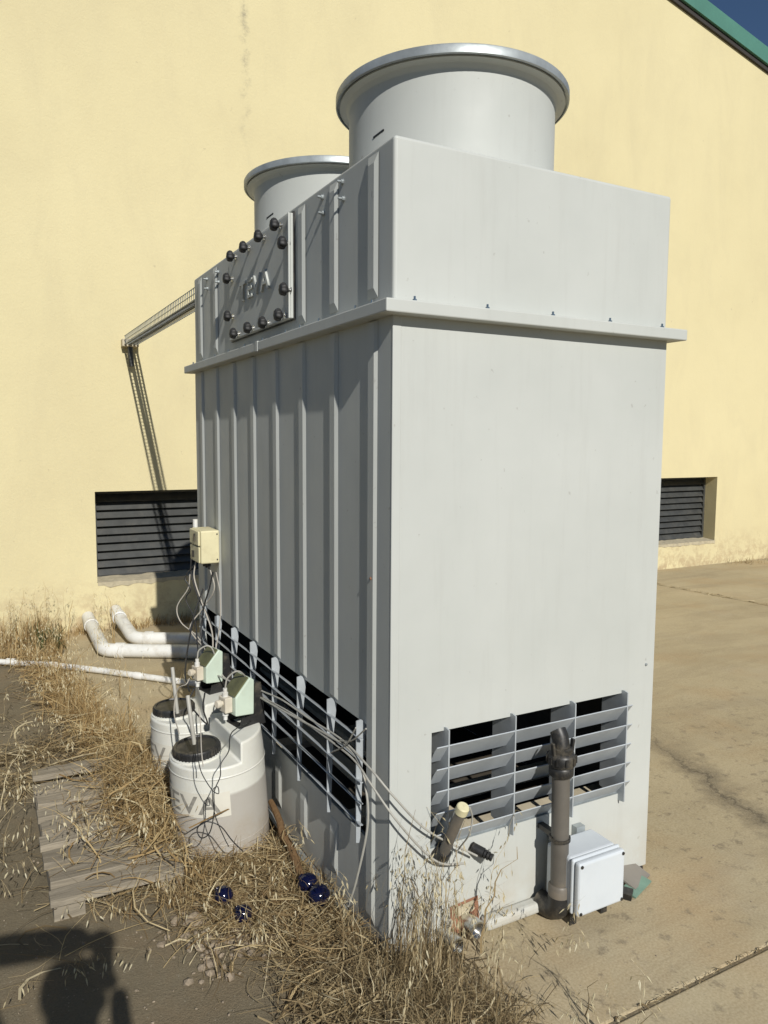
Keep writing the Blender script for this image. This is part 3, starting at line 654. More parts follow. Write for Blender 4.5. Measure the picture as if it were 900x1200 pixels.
# hoses from the pumps along the inlet and round the corner
V1 = Vector((-.165-.078*math.cos(.21), 1.02-.078*math.sin(.21), HB1+.17)); V2 = Vector((-.150-.078*math.cos(.21), 1.535-.078*math.sin(.21), HB2+.17))
e1 = at_y(559, 1003, -.05); e2 = at_y(545, 1012, -.04)
cable('dosing_hose', 'grey hose from front pump along the side inlet to the corner', 'hose',
      [V1, V1+Vector((.01, -.01, .05)), V1+Vector((.055, -.03, .075)), at_x(300, 806, -.10), at_x(330, 820, -.075), at_x(362, 842, -.065), at_x(402, 868, -.06), at_x(434, 901, -.055), at_y(462, 934, -.05), at_y(502, 974, -.045), e1], .0036, M['hose'])
cable('dosing_hose', 'grey hose from rear pump running above its neighbour to the corner', 'hose',
      [V2, V2+Vector((.01, -.01, .05)), V2+Vector((.06, -.04, .06)), at_x(262, 793, -.11), at_x(300, 813, -.085), at_x(345, 838, -.08), at_x(395, 874, -.07), at_x(417, 893, -.06), at_x(434, 918, -.055), at_y(462, 958, -.048), at_y(495, 996, -.045), at_y(518, 1012, -.045), e2], .0036, M['hose'])
cable('dosing_hose', 'thin grey hose lowest in the bundle crossing the side inlet', 'hose',
      [at_x(252, 790, -.14), at_x(285, 806, -.10), at_x(330, 832, -.09), at_x(385, 862, -.07), at_x(415, 884, -.06), at_x(427, 915, -.05), at_x(431, 965, -.05), at_x(418, 1030, -.06), at_x(408, 1062, -.07)], .004, M['hose'])
cable('cable_tie', 'pale loose tie end on the hose bundle by the near fin', 'cable tie', [at_x(388, 882, -.07), at_x(405, 873, -.075), at_x(417, 853, -.08)], .0028, M['hose'], n=5)
cable('cable_tie', 'pale tie end crossing upward from the hose bundle', 'cable tie', [at_x(398, 868, -.075), at_x(412, 868, -.075), at_x(429, 854, -.07)], .0028, M['hose'], n=5)
# black cable looping down the front tank
cable('black_cable', 'loose black cable knotted and looping down the front tank', 'cable',
      [Vector((-.13, .985, HB1+.02)), at_d(272, 858, 2.93), at_d(268, 880, 2.83), at_d(259, 895, 2.80), at_d(258, 910, 2.79), at_d(251, 928, 2.78), at_d(251, 950, 2.77), at_d(246, 975, 2.77), at_d(236, 982, 2.78), at_d(231, 972, 2.79), at_d(240, 963, 2.77), at_d(258, 968, 2.77), at_d(272, 985, 2.78), at_d(285, 998, 2.80)], .0022, M['blackwire'])
cable('black_cable', 'black cable from the front tank lid to the knot', 'cable',
      [at_d(231, 862, 2.98), at_d(232, 885, 2.86), at_d(236, 905, 2.80), at_d(248, 925, 2.77), at_d(256, 930, 2.765), at_d(255, 922, 2.765), at_d(249, 928, 2.76), at_d(252, 955, 2.76), at_d(262, 980, 2.765), at_d(268, 992, 2.77)], .0018, M['blackwire'])
cable('black_cable', 'black cable between rear pump and front tank lid', 'cable',
      [at_d(228, 806, 3.35), at_d(222, 822, 3.3), at_d(232, 838, 3.2), at_d(243, 848, 3.15), at_d(238, 830, 3.25), at_d(240, 812, 3.3)], .0035, M['blackwire'])
cable('black_cable', 'black cable arcing behind the rear tank past the white pipes', 'cable',
      [at_d(238, 690, 3.9), at_d(228, 720, 3.85), at_d(220, 760, 3.7), at_d(217, 790, 3.5), at_d(222, 810, 3.4)], .004, M['blackwire'])
cable('thin_wire', 'pale thin wire hanging beside the front tank lid', 'wire', [at_d(233, 830, 2.98), at_d(235, 850, 2.93), at_d(236, 878, 2.84), at_d(238, 898, 2.80)], .0022, M['wire'], n=5)
cable('thin_wire', 'brown thin wire drooping from the rear pump head', 'wire', [at_d(222, 795, 3.3), at_d(218, 802, 3.28), at_d(208, 808, 3.3), at_d(204, 835, 3.3), at_d(210, 860, 3.2)], .0025, M['wire'], n=5)

# ================================================================== JUNCTION BOX ON THE LONG SIDE
JB = Vector((-.0, 1.80, 1.13))
jb = empty('junction_box', (-.08, 1.83, 1.05), 'cream plastic junction box on the far end of the ribbed side', 'box')
part(MB().box((-.135, 1.735, 1.050), (-.0145, 1.93, 1.225)), 'housing', M['cream'], jb, bevel=.008, seg=3)
lidj = part(MB().prism([(-.137, 1.74, 1.060), (-.157, 1.76, 1.075), (-.157, 1.905, 1.13), (-.137, 1.925, 1.13), (-.137, 1.925, 1.06)], (0, 0, .0)) if False else MB().box((-.150, 1.745, 1.145), (-.1355, 1.92, 1.222)), 'cover', M['cream'], jb, bevel=.004)
part(MB().box((-.147, 1.745, 1.054), (-.1355, 1.92, 1.138)), 'cover', M['cream'], jb, bevel=.004)
part(MB().box((-.1575, 1.80, 1.165), (-.1505, 1.82, 1.205)), 'switch', M['black'], jb)
part(MB().box((-.1575, 1.84, 1.075), (-.1475, 1.86, 1.11)), 'switch', M['black'], jb)
part(MB().tube([(-.10, 1.955, 1.06), (-.10, 1.955, 1.265)], .016, 10), 'conduit', M['pvc'], jb)
for y in (1.78, 1.83, 1.88): part(MB().lathe([(.013, 0), (.013, .02), (.008, .022), (.008, .035)], (-.07, y, 1.05), 10, axis=(0, 0, -1), close=True), 'cable_gland', M['black'], jb, smooth=True)
for z in (1.07, 1.205): part(MB().lathe([(.005, 0), (.004, .003)], (-.03, 1.735, z), 8, axis=(0, -1, 0), close=True), 'screw', M['black'], jb)
jb.location = (-.066, 1.95, 1.05); jb.scale = (.82, 1, 1)
wires = [
 ('blackwire', .006, [(-.07, 1.78, 1.02), (-.085, 1.80, .93), (-.10, 1.85, .83), (-.115, 1.86, .70), (-.13, 1.75, .60), (-.14, 1.62, .58)], 'black cable dropping straight from the cream junction box'),
 ('wire', .0045, [(-.07, 1.83, 1.02), (-.06, 1.80, .92), (-.10, 1.90, .80), (-.16, 1.92, .70), (-.12, 1.80, .62), (-.13, 1.65, .60)], 'pale cable crossing below the cream junction box'),
 ('wire', .004, [(-.06, 1.76, 1.02), (-.045, 1.74, .90), (-.05, 1.74, .75), (-.08, 1.72, .62), (-.12, 1.62, .60)], 'pale straight cable nearest the ribs below the junction box'),
 ('blackwire', .006, [(-.13, 1.99, 1.06), (-.13, 1.99, .98), (-.11, 1.93, .86), (-.07, 1.84, .74), (-.08, 1.77, .62), (-.13, 1.63, .59)], 'black cable crossing over from the left of the junction box'),
 ('wire', .005, [(-.11, 1.97, 1.05), (-.12, 1.97, .96), (-.10, 1.90, .84), (-.075, 1.80, .70), (-.10, 1.70, .60)], 'grey cable from the conduit beside the junction box'),
 ('wire', .0042, [(-.14, 1.98, .98), (-.15, 1.99, .90), (-.20, 2.03, .80), (-.19, 1.99, .72), (-.13, 1.88, .66), (-.11, 1.78, .58)], 'pale cable bowing outward left of the junction box'),
 ('blackwire', .0045, [(-.12, 1.97, 1.03), (-.16, 2.0, .96), (-.14, 1.97, .90), (-.16, 2.0, .84), (-.13, 1.93, .74), (-.15, 1.80, .60)], 'kinked black cable left of the junction box'),
]
for mk, r, pts, lab in wires: cable('control_cable', lab, 'cable', pts, r*.75, M[mk], k=6)

# ================================================================== CABLE TRAY FROM TOWER TO BUILDING
tr = empty('cable_tray', (.18, D, 2.62), 'wire mesh cable tray bridging tower and cream wall', 'cable tray')
TX, TZ0, y0, y1 = .19, 2.585, L+.003, D-.09
b = MB(); wr = .0032; hw = .055; hh = .075
for x, z in ((-hw, 0), (hw, 0), (0, 0), (-hw, hh), (hw, hh), (-hw, hh*.5), (hw, hh*.5)): b.tube([(TX+x, y0, TZ0+z), (TX+x, y1, TZ0+z)], wr, 5)
part(b, 'long_wires', M['galv'], tr)
rung = None; yy = y0+.03; k = 0
while yy < y1:
    if rung is None:
        rung = part(MB().tube([(TX-hw, 0, TZ0+hh), (TX-hw, 0, TZ0-.004), (TX+hw, 0, TZ0-.004), (TX+hw, 0, TZ0+hh)], wr, 5), 'rung', M['galv'], tr); rung.location = (0, yy, 0)
    else: c = share(rung, tr, (0, yy, 0)); c.matrix_parent_inverse = loc_parts(tr)
    yy += .05; k += 1
part(MB().tube(spline([(TX-.01, y0, TZ0+.022), (TX, 3.5, TZ0+.022), (TX-.01, D-.12, TZ0+.022), (TX, D-.06, TZ0), (TX, D-.055, TZ0-.06)], 8), .018, 10), 'trunk_cable', M['traycable'], tr, smooth=True)
part(MB().tube([(TX+.025, y0, TZ0+.015), (TX+.028, D-.10, TZ0+.015)], .011, 8), 'thin_cable', M['traycable'], tr)
part(MB().tube([(TX, D-.055, TZ0-.02), (TX+.01, D-.05, TZ0-.20)], .026, 12), 'down_conduit', M['louv'], tr, smooth=True)
part(MB().box((TX-hw-.02, D-.088, TZ0-.02), (TX+hw+.02, D-.0005, TZ0+.05)), 'wall_bracket', M['beam'], tr, bevel=.006)

# ================================================================== PIPES ON THE GROUND
def pipe(name, label, pts, r, mat, collars, k=6):
    root = empty(name, (pts[0][0], pts[0][1], gz(pts[0][1])), label, 'pipe')
    part(MB().tube(pts, r, 20), 'pipe', mat, root, smooth=True)
    for a, dvec in collars: part(MB().lathe([(r, 0), (r*1.16, .004), (r*1.16, .07), (r, .076)], a, 20, axis=dvec), 'collar', mat, root, smooth=True)
    return root
def zpipe(y, r): return gz(y)+r+.004
r = .056
def bend(pts, rad=.09, k=6):
    P = [Vector(p) for p in pts]; out = [P[0]]
    for i in range(1, len(P)-1):
        a = (P[i-1]-P[i]).normalized(); c = (P[i+1]-P[i]).normalized(); s = P[i]+a*rad; e = P[i]+c*rad
        for j in range(k+1):
            t = j/k; out.append(s*(1-t)**2+P[i]*2*t*(1-t)+e*t*t)
    return out+[P[-1]]
a1 = Vector((-.255, 5.30, zpipe(5.3, r)+.05)); a2 = Vector((-.26, 4.42, zpipe(4.4, r))); a3 = Vector((.62, 3.86, zpipe(3.9, r)))
pipe('pvc_pipe', 'front thick white plastic pipe with elbow leading behind the tower', bend([Vector((-.25, 5.50, a1.z+.02)), a1, a2, a3]), r, M['pvc'], [(a1+Vector((0, -.02, 0)), (0, -1, -.03)), (a2+(a3-a2).normalized()*.10, (a3-a2))])
b1 = Vector((.0, 5.34, zpipe(5.3, r)+.09)); b2 = Vector((.03, 4.72, zpipe(4.7, r)+.0)); b3 = Vector((.95, 4.16, zpipe(4.2, r)))
pipe('pvc_pipe', 'rear thick white plastic pipe with elbow close to the wall', bend([Vector((.0, 5.50, b1.z+.02)), b1, b2, b3]), r, M['pvc'], [(b1+Vector((0, -.02, 0)), (0, -1, -.1)), (b2+(b3-b2).normalized()*.10, (b3-b2))])
c1 = at_g(-60, 772, .03); c2 = at_g(60, 779, .03); c3 = at_g(120, 786, .03); c4 = at_g(206, 798, .03); c5 = at_g(245, 803, .03)
pipe('thin_pipe', 'thin white plastic pipe lying across the dry grass', [c1, c2, c3, c4, c5], .023, M['pvc'], [(c2, c3-c2), (c3+(c4-c3)*.45, c4-c3), (at_g(8, 775, .03), c2-c1)])

# ================================================================== PALLET
pl = empty('pallet', (-.55, 1.35, gz(1.35)), 'weathered grey wooden pallet half buried in straw left of the tanks', 'pallet')
rp = random.Random(3); yy = .745
while yy < 1.93:
    wd = rp.uniform(.078, .112); xs_ = -.955+rp.uniform(-.012, .012)+ (1.0-yy)*-.01; xe = -.47+rp.uniform(-.03, .02); zt = gz(yy)+PAL; n = 9; q = MB(); ang = rp.uniform(-.006, .006)
    for i in range(n+1):
        t = i/n; x = xs_+(xe-xs_)*t; e0 = rp.uniform(-.003, .003); e1_ = rp.uniform(-.003, .003); dz = rp.uniform(-.0015, .0015); off = ang*t
        if i == 0: e0 += rp.uniform(0, .012); e1_ -= rp.uniform(0, .012)
        q.v += [(x, yy+e0+off, zt-.028+dz), (x, yy+e0+off+.001, zt+dz), (x, yy+wd+e1_+off, zt+dz+rp.uniform(-.002, .002)), (x, yy+wd+e1_+off, zt-.028+dz)]
    for i in range(n):
        a = 4*i; q.f += [(a, a+4, a+5, a+1), (a+1, a+5, a+6, a+2), (a+2, a+6, a+7, a+3), (a+3, a+7, a+4, a)]
    q.f += [(0, 1, 2, 3), (4*n+3, 4*n+2, 4*n+1, 4*n)]
    part(q, 'deck_board', M['pallet'], pl, bevel=.002)
    yy += wd+(rp.uniform(.075, .10) if rp.random() < .25 else rp.uniform(.03, .055))
for x0, x1 in ((-.945, -.84), (-.57, -.48)):
    q = MB(); y0_, y1_ = .765, 1.90; z0, z1 = gz(1.3)-.02, -.0285+PAL
    q.add([(x0, y0_, gz(y0_)-.01), (x1, y0_, gz(y0_)-.01), (x1, y0_, gz(y0_)+z1-.001), (x0, y0_, gz(y0_)+z1-.001), (x0, y1_, gz(y1_)-.01), (x1, y1_, gz(y1_)-.01), (x1, y1_, gz(y1_)+z1-.001), (x0, y1_, gz(y1_)+z1-.001)],
          [(0,1,2,3), (7,6,5,4), (0,4,5,1), (3,2,6,7), (0,3,7,4), (1,5,6,2)])
    part(q, 'stringer', M['pallet'], pl)

# ================================================================== STICK, BALLS, STONES
A = at_g(317, 940, .12); B = at_g(372, 1072, .012); rp = random.Random(5)
pts = [A+(B-A)*t+Vector((rp.uniform(-.006, .006), 0, rp.uniform(-.004, .004))) for t in np.linspace(0, 1, 10)]
tag(MB().tube(pts, [.013, .015, .015, .016, .015, .017, .015, .016, .014, .010], 9).build('wooden_stick', M['stick'], smooth=True), 'brown wooden stick lying against the straw beside the tower base', 'stick')
def ball(P, r, label, sq=1.0):
    q = MB(); n = 14; pr = [(max(.001, r*math.sin(math.pi*i/n)), -r*sq*math.cos(math.pi*i/n)) for i in range(n+1)]
    pr = pr[:n-1] + [(r*.30, r*.97*sq), (r*.30, r*1.06*sq), (r*.22, r*1.10*sq), (.001, r*1.10*sq)]
    o = q.lathe(pr, (0, 0, 0), 28).build('blue_ball', M['blue'], smooth=True); o.location = P; o.rotation_euler = (rp.uniform(-1.2, -.4), rp.uniform(-1, 1), 0)
    return tag(o, label, 'ball', 'glossy blue balls in the straw')
ball(at_g(262, 1050, .045), .036, 'glossy blue ball in the straw in front of the tank, left one')
ball(at_g(285, 1071, .04), .032, 'smaller glossy blue ball sunk deeper in the straw')
ball(at_g(361, 1036, .05), .040, 'glossy blue ball between the stick and the tower base, upper one')
ball(at_g(374, 1050, .05), .042, 'glossy blue ball right of the stick against the tower base')
def stones(name, label, n, samp, r0, r1):
    q = MB(); rr = random.Random(9)
    for _ in range(n):
        x, y = samp(rr); r = rr.uniform(r0, r1); o = len(q.v)
        bm = bmesh.new(); bmesh.ops.create_icosphere(bm, subdivisions=1, radius=r)
        sc = Vector((rr.uniform(.7, 1.4), rr.uniform(.7, 1.3), rr.uniform(.4, .8))); rot = Euler((0, 0, rr.uniform(0, 6))).to_matrix()
        V = [rot @ Vector((v.co.x*sc.x, v.co.y*sc.y, v.co.z*sc.z))*rr.uniform(.85, 1.15)+Vector((x, y, gz(y)+r*.15)) for v in bm.verts]
        Fs = [[v.index for v in f.verts] for f in bm.faces]; bm.free(); q.add(V, Fs)
    return tag(q.build(name, M['stone']), label, 'stones', kind='stuff')
stones('stones', 'loose small stones among the straw before the tank', 260, lambda r: (r.gauss(-.36, .12), r.gauss(.42, .12)), .006, .020)
stones('slab_grit', 'dark grit and crumbs on the concrete', 500, lambda r: (r.uniform(.3, 4.5), r.gauss(.1, .9)), .0012, .0045)
stones('gravel', 'scattered grit on the bare yard', 900, lambda r: (r.uniform(-1.5, -.3), r.uniform(-.2, 4.2)), .0015, .006)

# ================================================================== DRY GRASS
class Blades:
    def __init__(s): s.v = []; s.f = []; s.t = []; s.n = 0
    def strips(s, P, wv, tint):
        """P: (n, k, 3) centre lines; wv: (n, k, 3) half-width vectors"""
        n, k, _ = P.shape; V = np.stack([P-wv, P+wv], 2).reshape(n*k*2, 3); base = (np.arange(n)*k*2)[:, None]+s.n
        j = np.arange(k-1)*2; q = np.stack([base+j, base+j+1, base+j+3, base+j+2], -1).reshape(-1, 4)
        s.v.append(V); s.f.append(q); s.t.append(np.repeat(tint, k*2)); s.n += len(V)
    def spikelets(s, P, axis, ln, wd, tint):
        n = len(P); a = axis/np.linalg.norm(axis, axis=1)[:, None]; ref = np.where(np.abs(a[:, 2:3]) > .9, [[1., 0, 0]], [[0, 0, 1.]])
        u = np.cross(a, ref); u /= np.linalg.norm(u, axis=1)[:, None]; w_ = np.cross(a, u)
        for U, k in ((u, 1.0), (w_, .8)):
            t = np.array([0, .25, .6, 1.0]); ww = np.array([.25, 1, .75, .05])
            Pn = P[:, None, :]+a[:, None, :]*(t[None, :, None]*ln[:, None, None]); wv = U[:, None, :]*(ww[None, :, None]*wd[:, None, None]*k)
            s.strips(Pn, wv, tint)
    def build(s, name, mat, label, cat):
        V = np.concatenate(s.v).astype(np.float32); Fq = np.concatenate(s.f).astype(np.int32); T = np.concatenate(s.t).astype(np.float32)
        me = bpy.data.meshes.new(name); me.vertices.add(len(V)); me.vertices.foreach_set('co', V.ravel())
        me.loops.add(Fq.size); me.loops.foreach_set('vertex_index', Fq.ravel()); me.polygons.add(len(Fq)); me.polygons.foreach_set('loop_start', np.arange(len(Fq))*4)
        me.update(calc_edges=True); at_ = me.attributes.new('tint', 'FLOAT', 'POINT'); at_.data.foreach_set('value', T); me.materials.append(mat)
        o = bpy.data.objects.new(name, me); C.objects.link(o); return tag(o, label, cat, kind='stuff')
def gzv(y): return -SL*np.maximum(y, 0)
def upright(B, xy, h0, h1, lean=.5, wid=.0017, k=6, az=None, droop=.35, z0=0.0):
    n = len(xy); h = RNG.uniform(h0, h1, n)*RNG.uniform(.6, 1, n); a = RNG.uniform(0, 2*np.pi, n) if az is None else RNG.normal(az[0], az[1], n)
    ln = np.abs(RNG.normal(0, lean, n)); t = np.linspace(0, 1, k)
    hor = h[:, None]*ln[:, None]*(t**1.7); ver = h[:, None]*(t-droop*np.minimum(ln, 1.2)[:, None]*t**2.4)
    wig = RNG.normal(0, .012, (n, k))*t*h[:, None]*2
    P = np.stack([xy[:, 0:1]+np.cos(a)[:, None]*hor+wig, xy[:, 1:2]+np.sin(a)[:, None]*hor-wig, gzv(xy[:, 1:2])+z0+ver], -1)
    b = RNG.uniform(0, 2*np.pi, n); wv = np.stack([np.cos(b), np.sin(b), 0*b], -1)[:, None, :]*(wid*np.clip(RNG.lognormal(-.05, .5, n), .45, 3.2)[:, None]*(1-.75*t**2)[None, :])[:, :, None]
    B.strips(P, wv, np.clip(RNG.normal(.47, .33, n), 0, 1)); return P
def lying(B, xy, l0, l1, zmax, wid=.0018, k=5, z0=0.0, pitch=.22):
    n = len(xy); l = RNG.uniform(l0, l1, n); a = RNG.uniform(0, 2*np.pi, n); cv = RNG.normal(0, .7, n); pt_ = RNG.normal(0, pitch, n); t = np.linspace(-.5, .5, k)
    ang = a[:, None]+cv[:, None]*t; arch = RNG.uniform(0, .35, n)[:, None]*(.25-t**2)*l[:, None]
    zc = z0+np.abs(RNG.normal(0, zmax/2, n))+.004
    z = np.maximum(zc[:, None]+l[:, None]*t*pt_[:, None]+arch, .002+z0*.0)
    P = np.stack([xy[:, 0:1]+np.cos(ang)*l[:, None]*t, xy[:, 1:2]+np.sin(ang)*l[:, None]*t, gzv(xy[:, 1:2])+z], -1)
    b = RNG.uniform(0, 2*np.pi, n); wv = np.stack([np.cos(b), np.sin(b), RNG.uniform(-.5, .5, n)], -1)[:, None, :]*(wid*np.clip(RNG.lognormal(-.05, .55, n), .45, 3.4)[:, None, None]*np.ones((1, k, 1)))
    B.strips(P, wv, np.clip(RNG.normal(.46, .34, n), 0, 1))
def oats(Bs, Bh, xy, h0, h1, lean, ns=(7, 15), az=None, wid=.0014):
    P = upright(Bs, xy, h0, h1, lean, wid, 9, az, .5); n = len(P)
    pp, ax, ln, wd, br0 = [], [], [], [], []
    for i in range(n):
        m_ = RNG.integers(*ns)
        for _ in range(m_):
            t = RNG.uniform(4.6, 8.0); j = min(int(t), 7); f = t-j; q = P[i, j]*(1-f)+P[i, j+1]*f
            off = RNG.normal(0, .018, 3); off[2] = -abs(off[2])-.008; e = q+off
            br0.append((q, e)); pp.append(e); d = np.array([off[0]*.6, off[1]*.6, -.03])+RNG.normal(0, .006, 3); ax.append(d); ln.append(RNG.uniform(.016, .027)); wd.append(RNG.uniform(.0022, .0036))
    pp, ax = np.array(pp), np.array(ax)
    Bh.spikelets(pp, ax, np.array(ln), np.array(wd), RNG.uniform(0, 1, len(pp)))
    Q = np.array([[a, (a+b_)/2+np.array([0, 0, .004]), b_] for a, b_ in br0]); Bs.strips(Q, np.tile(np.array([[[.0005, .0003, 0]]]), (len(Q), 3, 1)), np.full(len(Q), .7))
def box_xy(n, x0, x1, y0, y1): return np.stack([RNG.uniform(x0, x1, n), RNG.uniform(y0, y1, n)], -1)
def line_xy(n, a, b, sd, e=1.0):
    t = RNG.uniform(0, 1, n)**e; a, b = np.array(a), np.array(b); P = a+(b-a)*t[:, None]; d = (b-a)/np.linalg.norm(b-a); nn = np.array([-d[1], d[0]]); return P+nn*RNG.normal(0, sd, n)[:, None]
def gauss_xy(n, c, s): return RNG.normal(0, 1, (n, 2))*np.array(s)+np.array(c)
def clumped(n, f, m_=30, s=.03):
    c = f(max(1, n//m_)); i = RNG.integers(0, len(c), n); return c[i]+RNG.normal(0, s, (n, 2))
def keep(xy):
    x, y = xy[:, 0], xy[:, 1]
    ok = ~((x > -.015) & (x < W+.02) & (y > -.012) & (y < L+.02)) & (y < 5.47)
    for T in (T1, T2): ok &= (x-T.x)**2+(y-T.y)**2 > (R0+.004)**2
    return xy[ok]

# 1 tall grass along the foot of the wall
G1 = Blades(); O1 = Blades()
upright(G1, keep(clumped(1700, lambda n: line_xy(n, (-1.9, 5.2), (-.55, 5.15), .18))), .10, .38, .35, .0018)
upright(G1, keep(clumped(700, lambda n: line_xy(n, (-.5, 5.38), (.75, 5.42), .05))), .04, .16, .5, .002)
upright(G1, keep(clumped(800, lambda n: line_xy(n, (-1.2, 4.8), (-.62, 4.6), .12))), .10, .28, .4, .0018)
lying(G1, keep(line_xy(900, (-1.9, 5.05), (-.6, 4.7), .2)), .1, .3, .05, .0018)
oats(G1, O1, keep(line_xy(60, (-1.3, 5.1), (-.1, 4.7), .25)), .40, .72, .35, wid=.0018)
G1.build('dry_grass', M['gold'], 'tall golden dry grass along the foot of the cream wall', 'grass')
O1.build('oat_heads', M['oat'], 'pale wild oat heads by the foot of the wall', 'grass')
# 2 strip along the edge of the concrete
G2 = Blades(); O2 = Blades()
upright(G2, keep(clumped(1600, lambda n: line_xy(n, (-.78, 4.6), (-.52, 2.3), .06))), .06, .26, .5, .0017)
lying(G2, keep(line_xy(1700, (-.78, 4.6), (-.54, 2.1), .085)), .08, .30, .06, .0017)
oats(G2, O2, keep(line_xy(40, (-.78, 4.4), (-.48, 2.2), .13)), .22, .48, .6)
oats(G2, O2, keep(line_xy(12, (-.36, 3.4), (-.30, 2.2), .06)), .35, .60, .25)
G2.build('dry_grass', M['gold'], 'golden straw strip along the concrete edge beside the white pipes', 'grass')
O2.build('oat_heads', M['oat'], 'pale oat heads along the concrete edge', 'grass')
# 3 heap on the pallet, left of the tanks
G3 = Blades(); O3 = Blades()
upright(G3, keep(clumped(2600, lambda n: gauss_xy(n, (-.50, 1.50), (.06, .26)))), .08, .28, .7, .0015, z0=.05)
lying(G3, keep(gauss_xy(2400, (-.49, 1.42), (.07, .28))), .08, .30, .14, .0015, z0=.07)
lying(G3, keep(gauss_xy(130, (-.70, 1.25), (.10, .34))), .08, .34, .03, .0014, z0=.088)
oats(G3, O3, keep(gauss_xy(30, (-.62, 1.35), (.12, .35))), .30, .60, .9)
G3.build('dry_grass', M['gold'], 'heap of golden straw on the pallet against the tanks', 'grass')
O3.build('oat_heads', M['oat'], 'pale oat heads drooping over the pallet', 'grass')
# 4 matted straw between tank, stick and tower
G4 = Blades(); O4 = Blades()
lying(G4, keep(gauss_xy(1500, (-.26, .55), (.14, .13))), .06, .26, .03, .0012)
lying(G4, keep(gauss_xy(900, (-.28, .80), (.22, .05))), .06, .26, .06, .0014)
lying(G4, keep(gauss_xy(1000, (-.15, .22), (.11, .2))), .06, .28, .05, .0013)
upright(G4, keep(clumped(500, lambda n: gauss_xy(n, (-.28, .62), (.16, .16)))), .05, .18, .8, .0014)
upright(G4, keep(line_xy(420, (-.06, .9), (-.04, .1), .03)), .04, .14, .7, .0014)
oats(G4, O4, keep(gauss_xy(9, (-.35, .35), (.15, .2))), .20, .45, 1.2)
G4.build('dry_grass', M['straw'], 'matted dead straw between the tank and the tower base', 'grass')
O4.build('oat_heads', M['oat'], 'oat heads fallen over the soil before the tank', 'grass')
# 5 clump at the near corner of the tower
G5 = Blades(); O5 = Blades()
upright(G5, keep(clumped(1000, lambda n: gauss_xy(n, (-.08, -.18), (.10, .10)))), .05, .20, .6, .0012)
upright(G5, keep(clumped(130, lambda n: gauss_xy(n, (.05, -.09), (.05, .04)), 14)), .15, .42, .35, .0011, az=(.6, .6))
lying(G5, keep(gauss_xy(2400, (-.10, -.12), (.12, .15))), .05, .24, .05, .0012)
lying(G5, keep(gauss_xy(800, (.02, -.40), (.12, .07))), .05, .22, .04, .0012)
upright(G5, keep(clumped(500, lambda n: gauss_xy(n, (.05, -.38), (.10, .06)))), .05, .18, .6, .0011)
oats(G5, O5, keep(gauss_xy(28, (.09, -.12), (.10, .06))), .34, .66, .35, az=(.2, .9))
oats(G5, O5, keep(gauss_xy(9, (.34, -.22), (.12, .10))), .22, .42, .6, az=(0, .7))
oats(G5, O5, keep(gauss_xy(4, (-.10, .03), (.04, .04))), .34, .5, .3)
oats(G5, O5, keep(gauss_xy(5, (.34, -.62), (.06, .05))), .25, .42, .4)
G5.build('dry_grass', M['grey_straw'], 'dense grey brown dead grass clump at the near tower corner', 'grass')
O5.build('oat_heads', M['oat'], 'pale wild oat heads before the tower end panel', 'grass')
# 6 stray stalks over the yard and tufts in the joints
G6 = Blades(); O6 = Blades()
lying(G6, keep(box_xy(420, -1.5, -.5, .4, 4.2)), .06, .34, .02, .0015)
lying(G6, keep(line_xy(300, (-1.4, 2.35), (-.6, 2.5), .05)), .15, .5, .04, .0016)
lying(G6, keep(line_xy(200, (-1.4, 1.95), (-.6, 2.15), .04)), .15, .5, .04, .0016)
oats(G6, O6, keep(box_xy(8, -1.25, -.85, 2.0, 3.6)), .25, .45, 1.1, az=(.2, .8))
oats(G6, O6, keep(box_xy(12, -1.30, -.98, 1.0, 2.0)), .30, .45, .9, az=(.3, .6))
oats(G6, O6, keep(box_xy(5, -.75, -.35, .15, .45)), .18, .32, 1.5)
lying(G6, keep(line_xy(260, (.45, -.54), (2.6, -.54), .004)), .015, .04, .005, .001, pitch=.05)
upright(G6, keep(clumped(50, lambda n: line_xy(n, (.7, -.54), (2.2, -.54), .006), 12, .015)), .02, .09, .9, .0009)
upright(G6, keep(clumped(420, lambda n: line_xy(n, (8.7, 5.4), (12, 5.4), .04), 40, .1)), .03, .14, .6, .003)
lying(G6, keep(line_xy(260, (6.43, 2.2), (6.43, 5.4), .012)), .03, .1, .012, .0025)
G6.build('dry_grass', M['grey_straw'], 'stray dry stalks and joint tufts across the yard', 'grass')
O6.build('oat_heads', M['oat'], 'scattered oat heads on the bare yard at left', 'grass')
# one green weed in the wall grass
G7 = Blades(); c0 = at_g(55, 762)
upright(G7, gauss_xy(160, (c0.x, c0.y), (.07, .05)), .10, .30, .5, .007); G7.build('green_weed', M['weed'], 'dark green weed among the golden grass by the wall', 'plant')
o = bpy.data.objects['green_weed']; del o['kind']

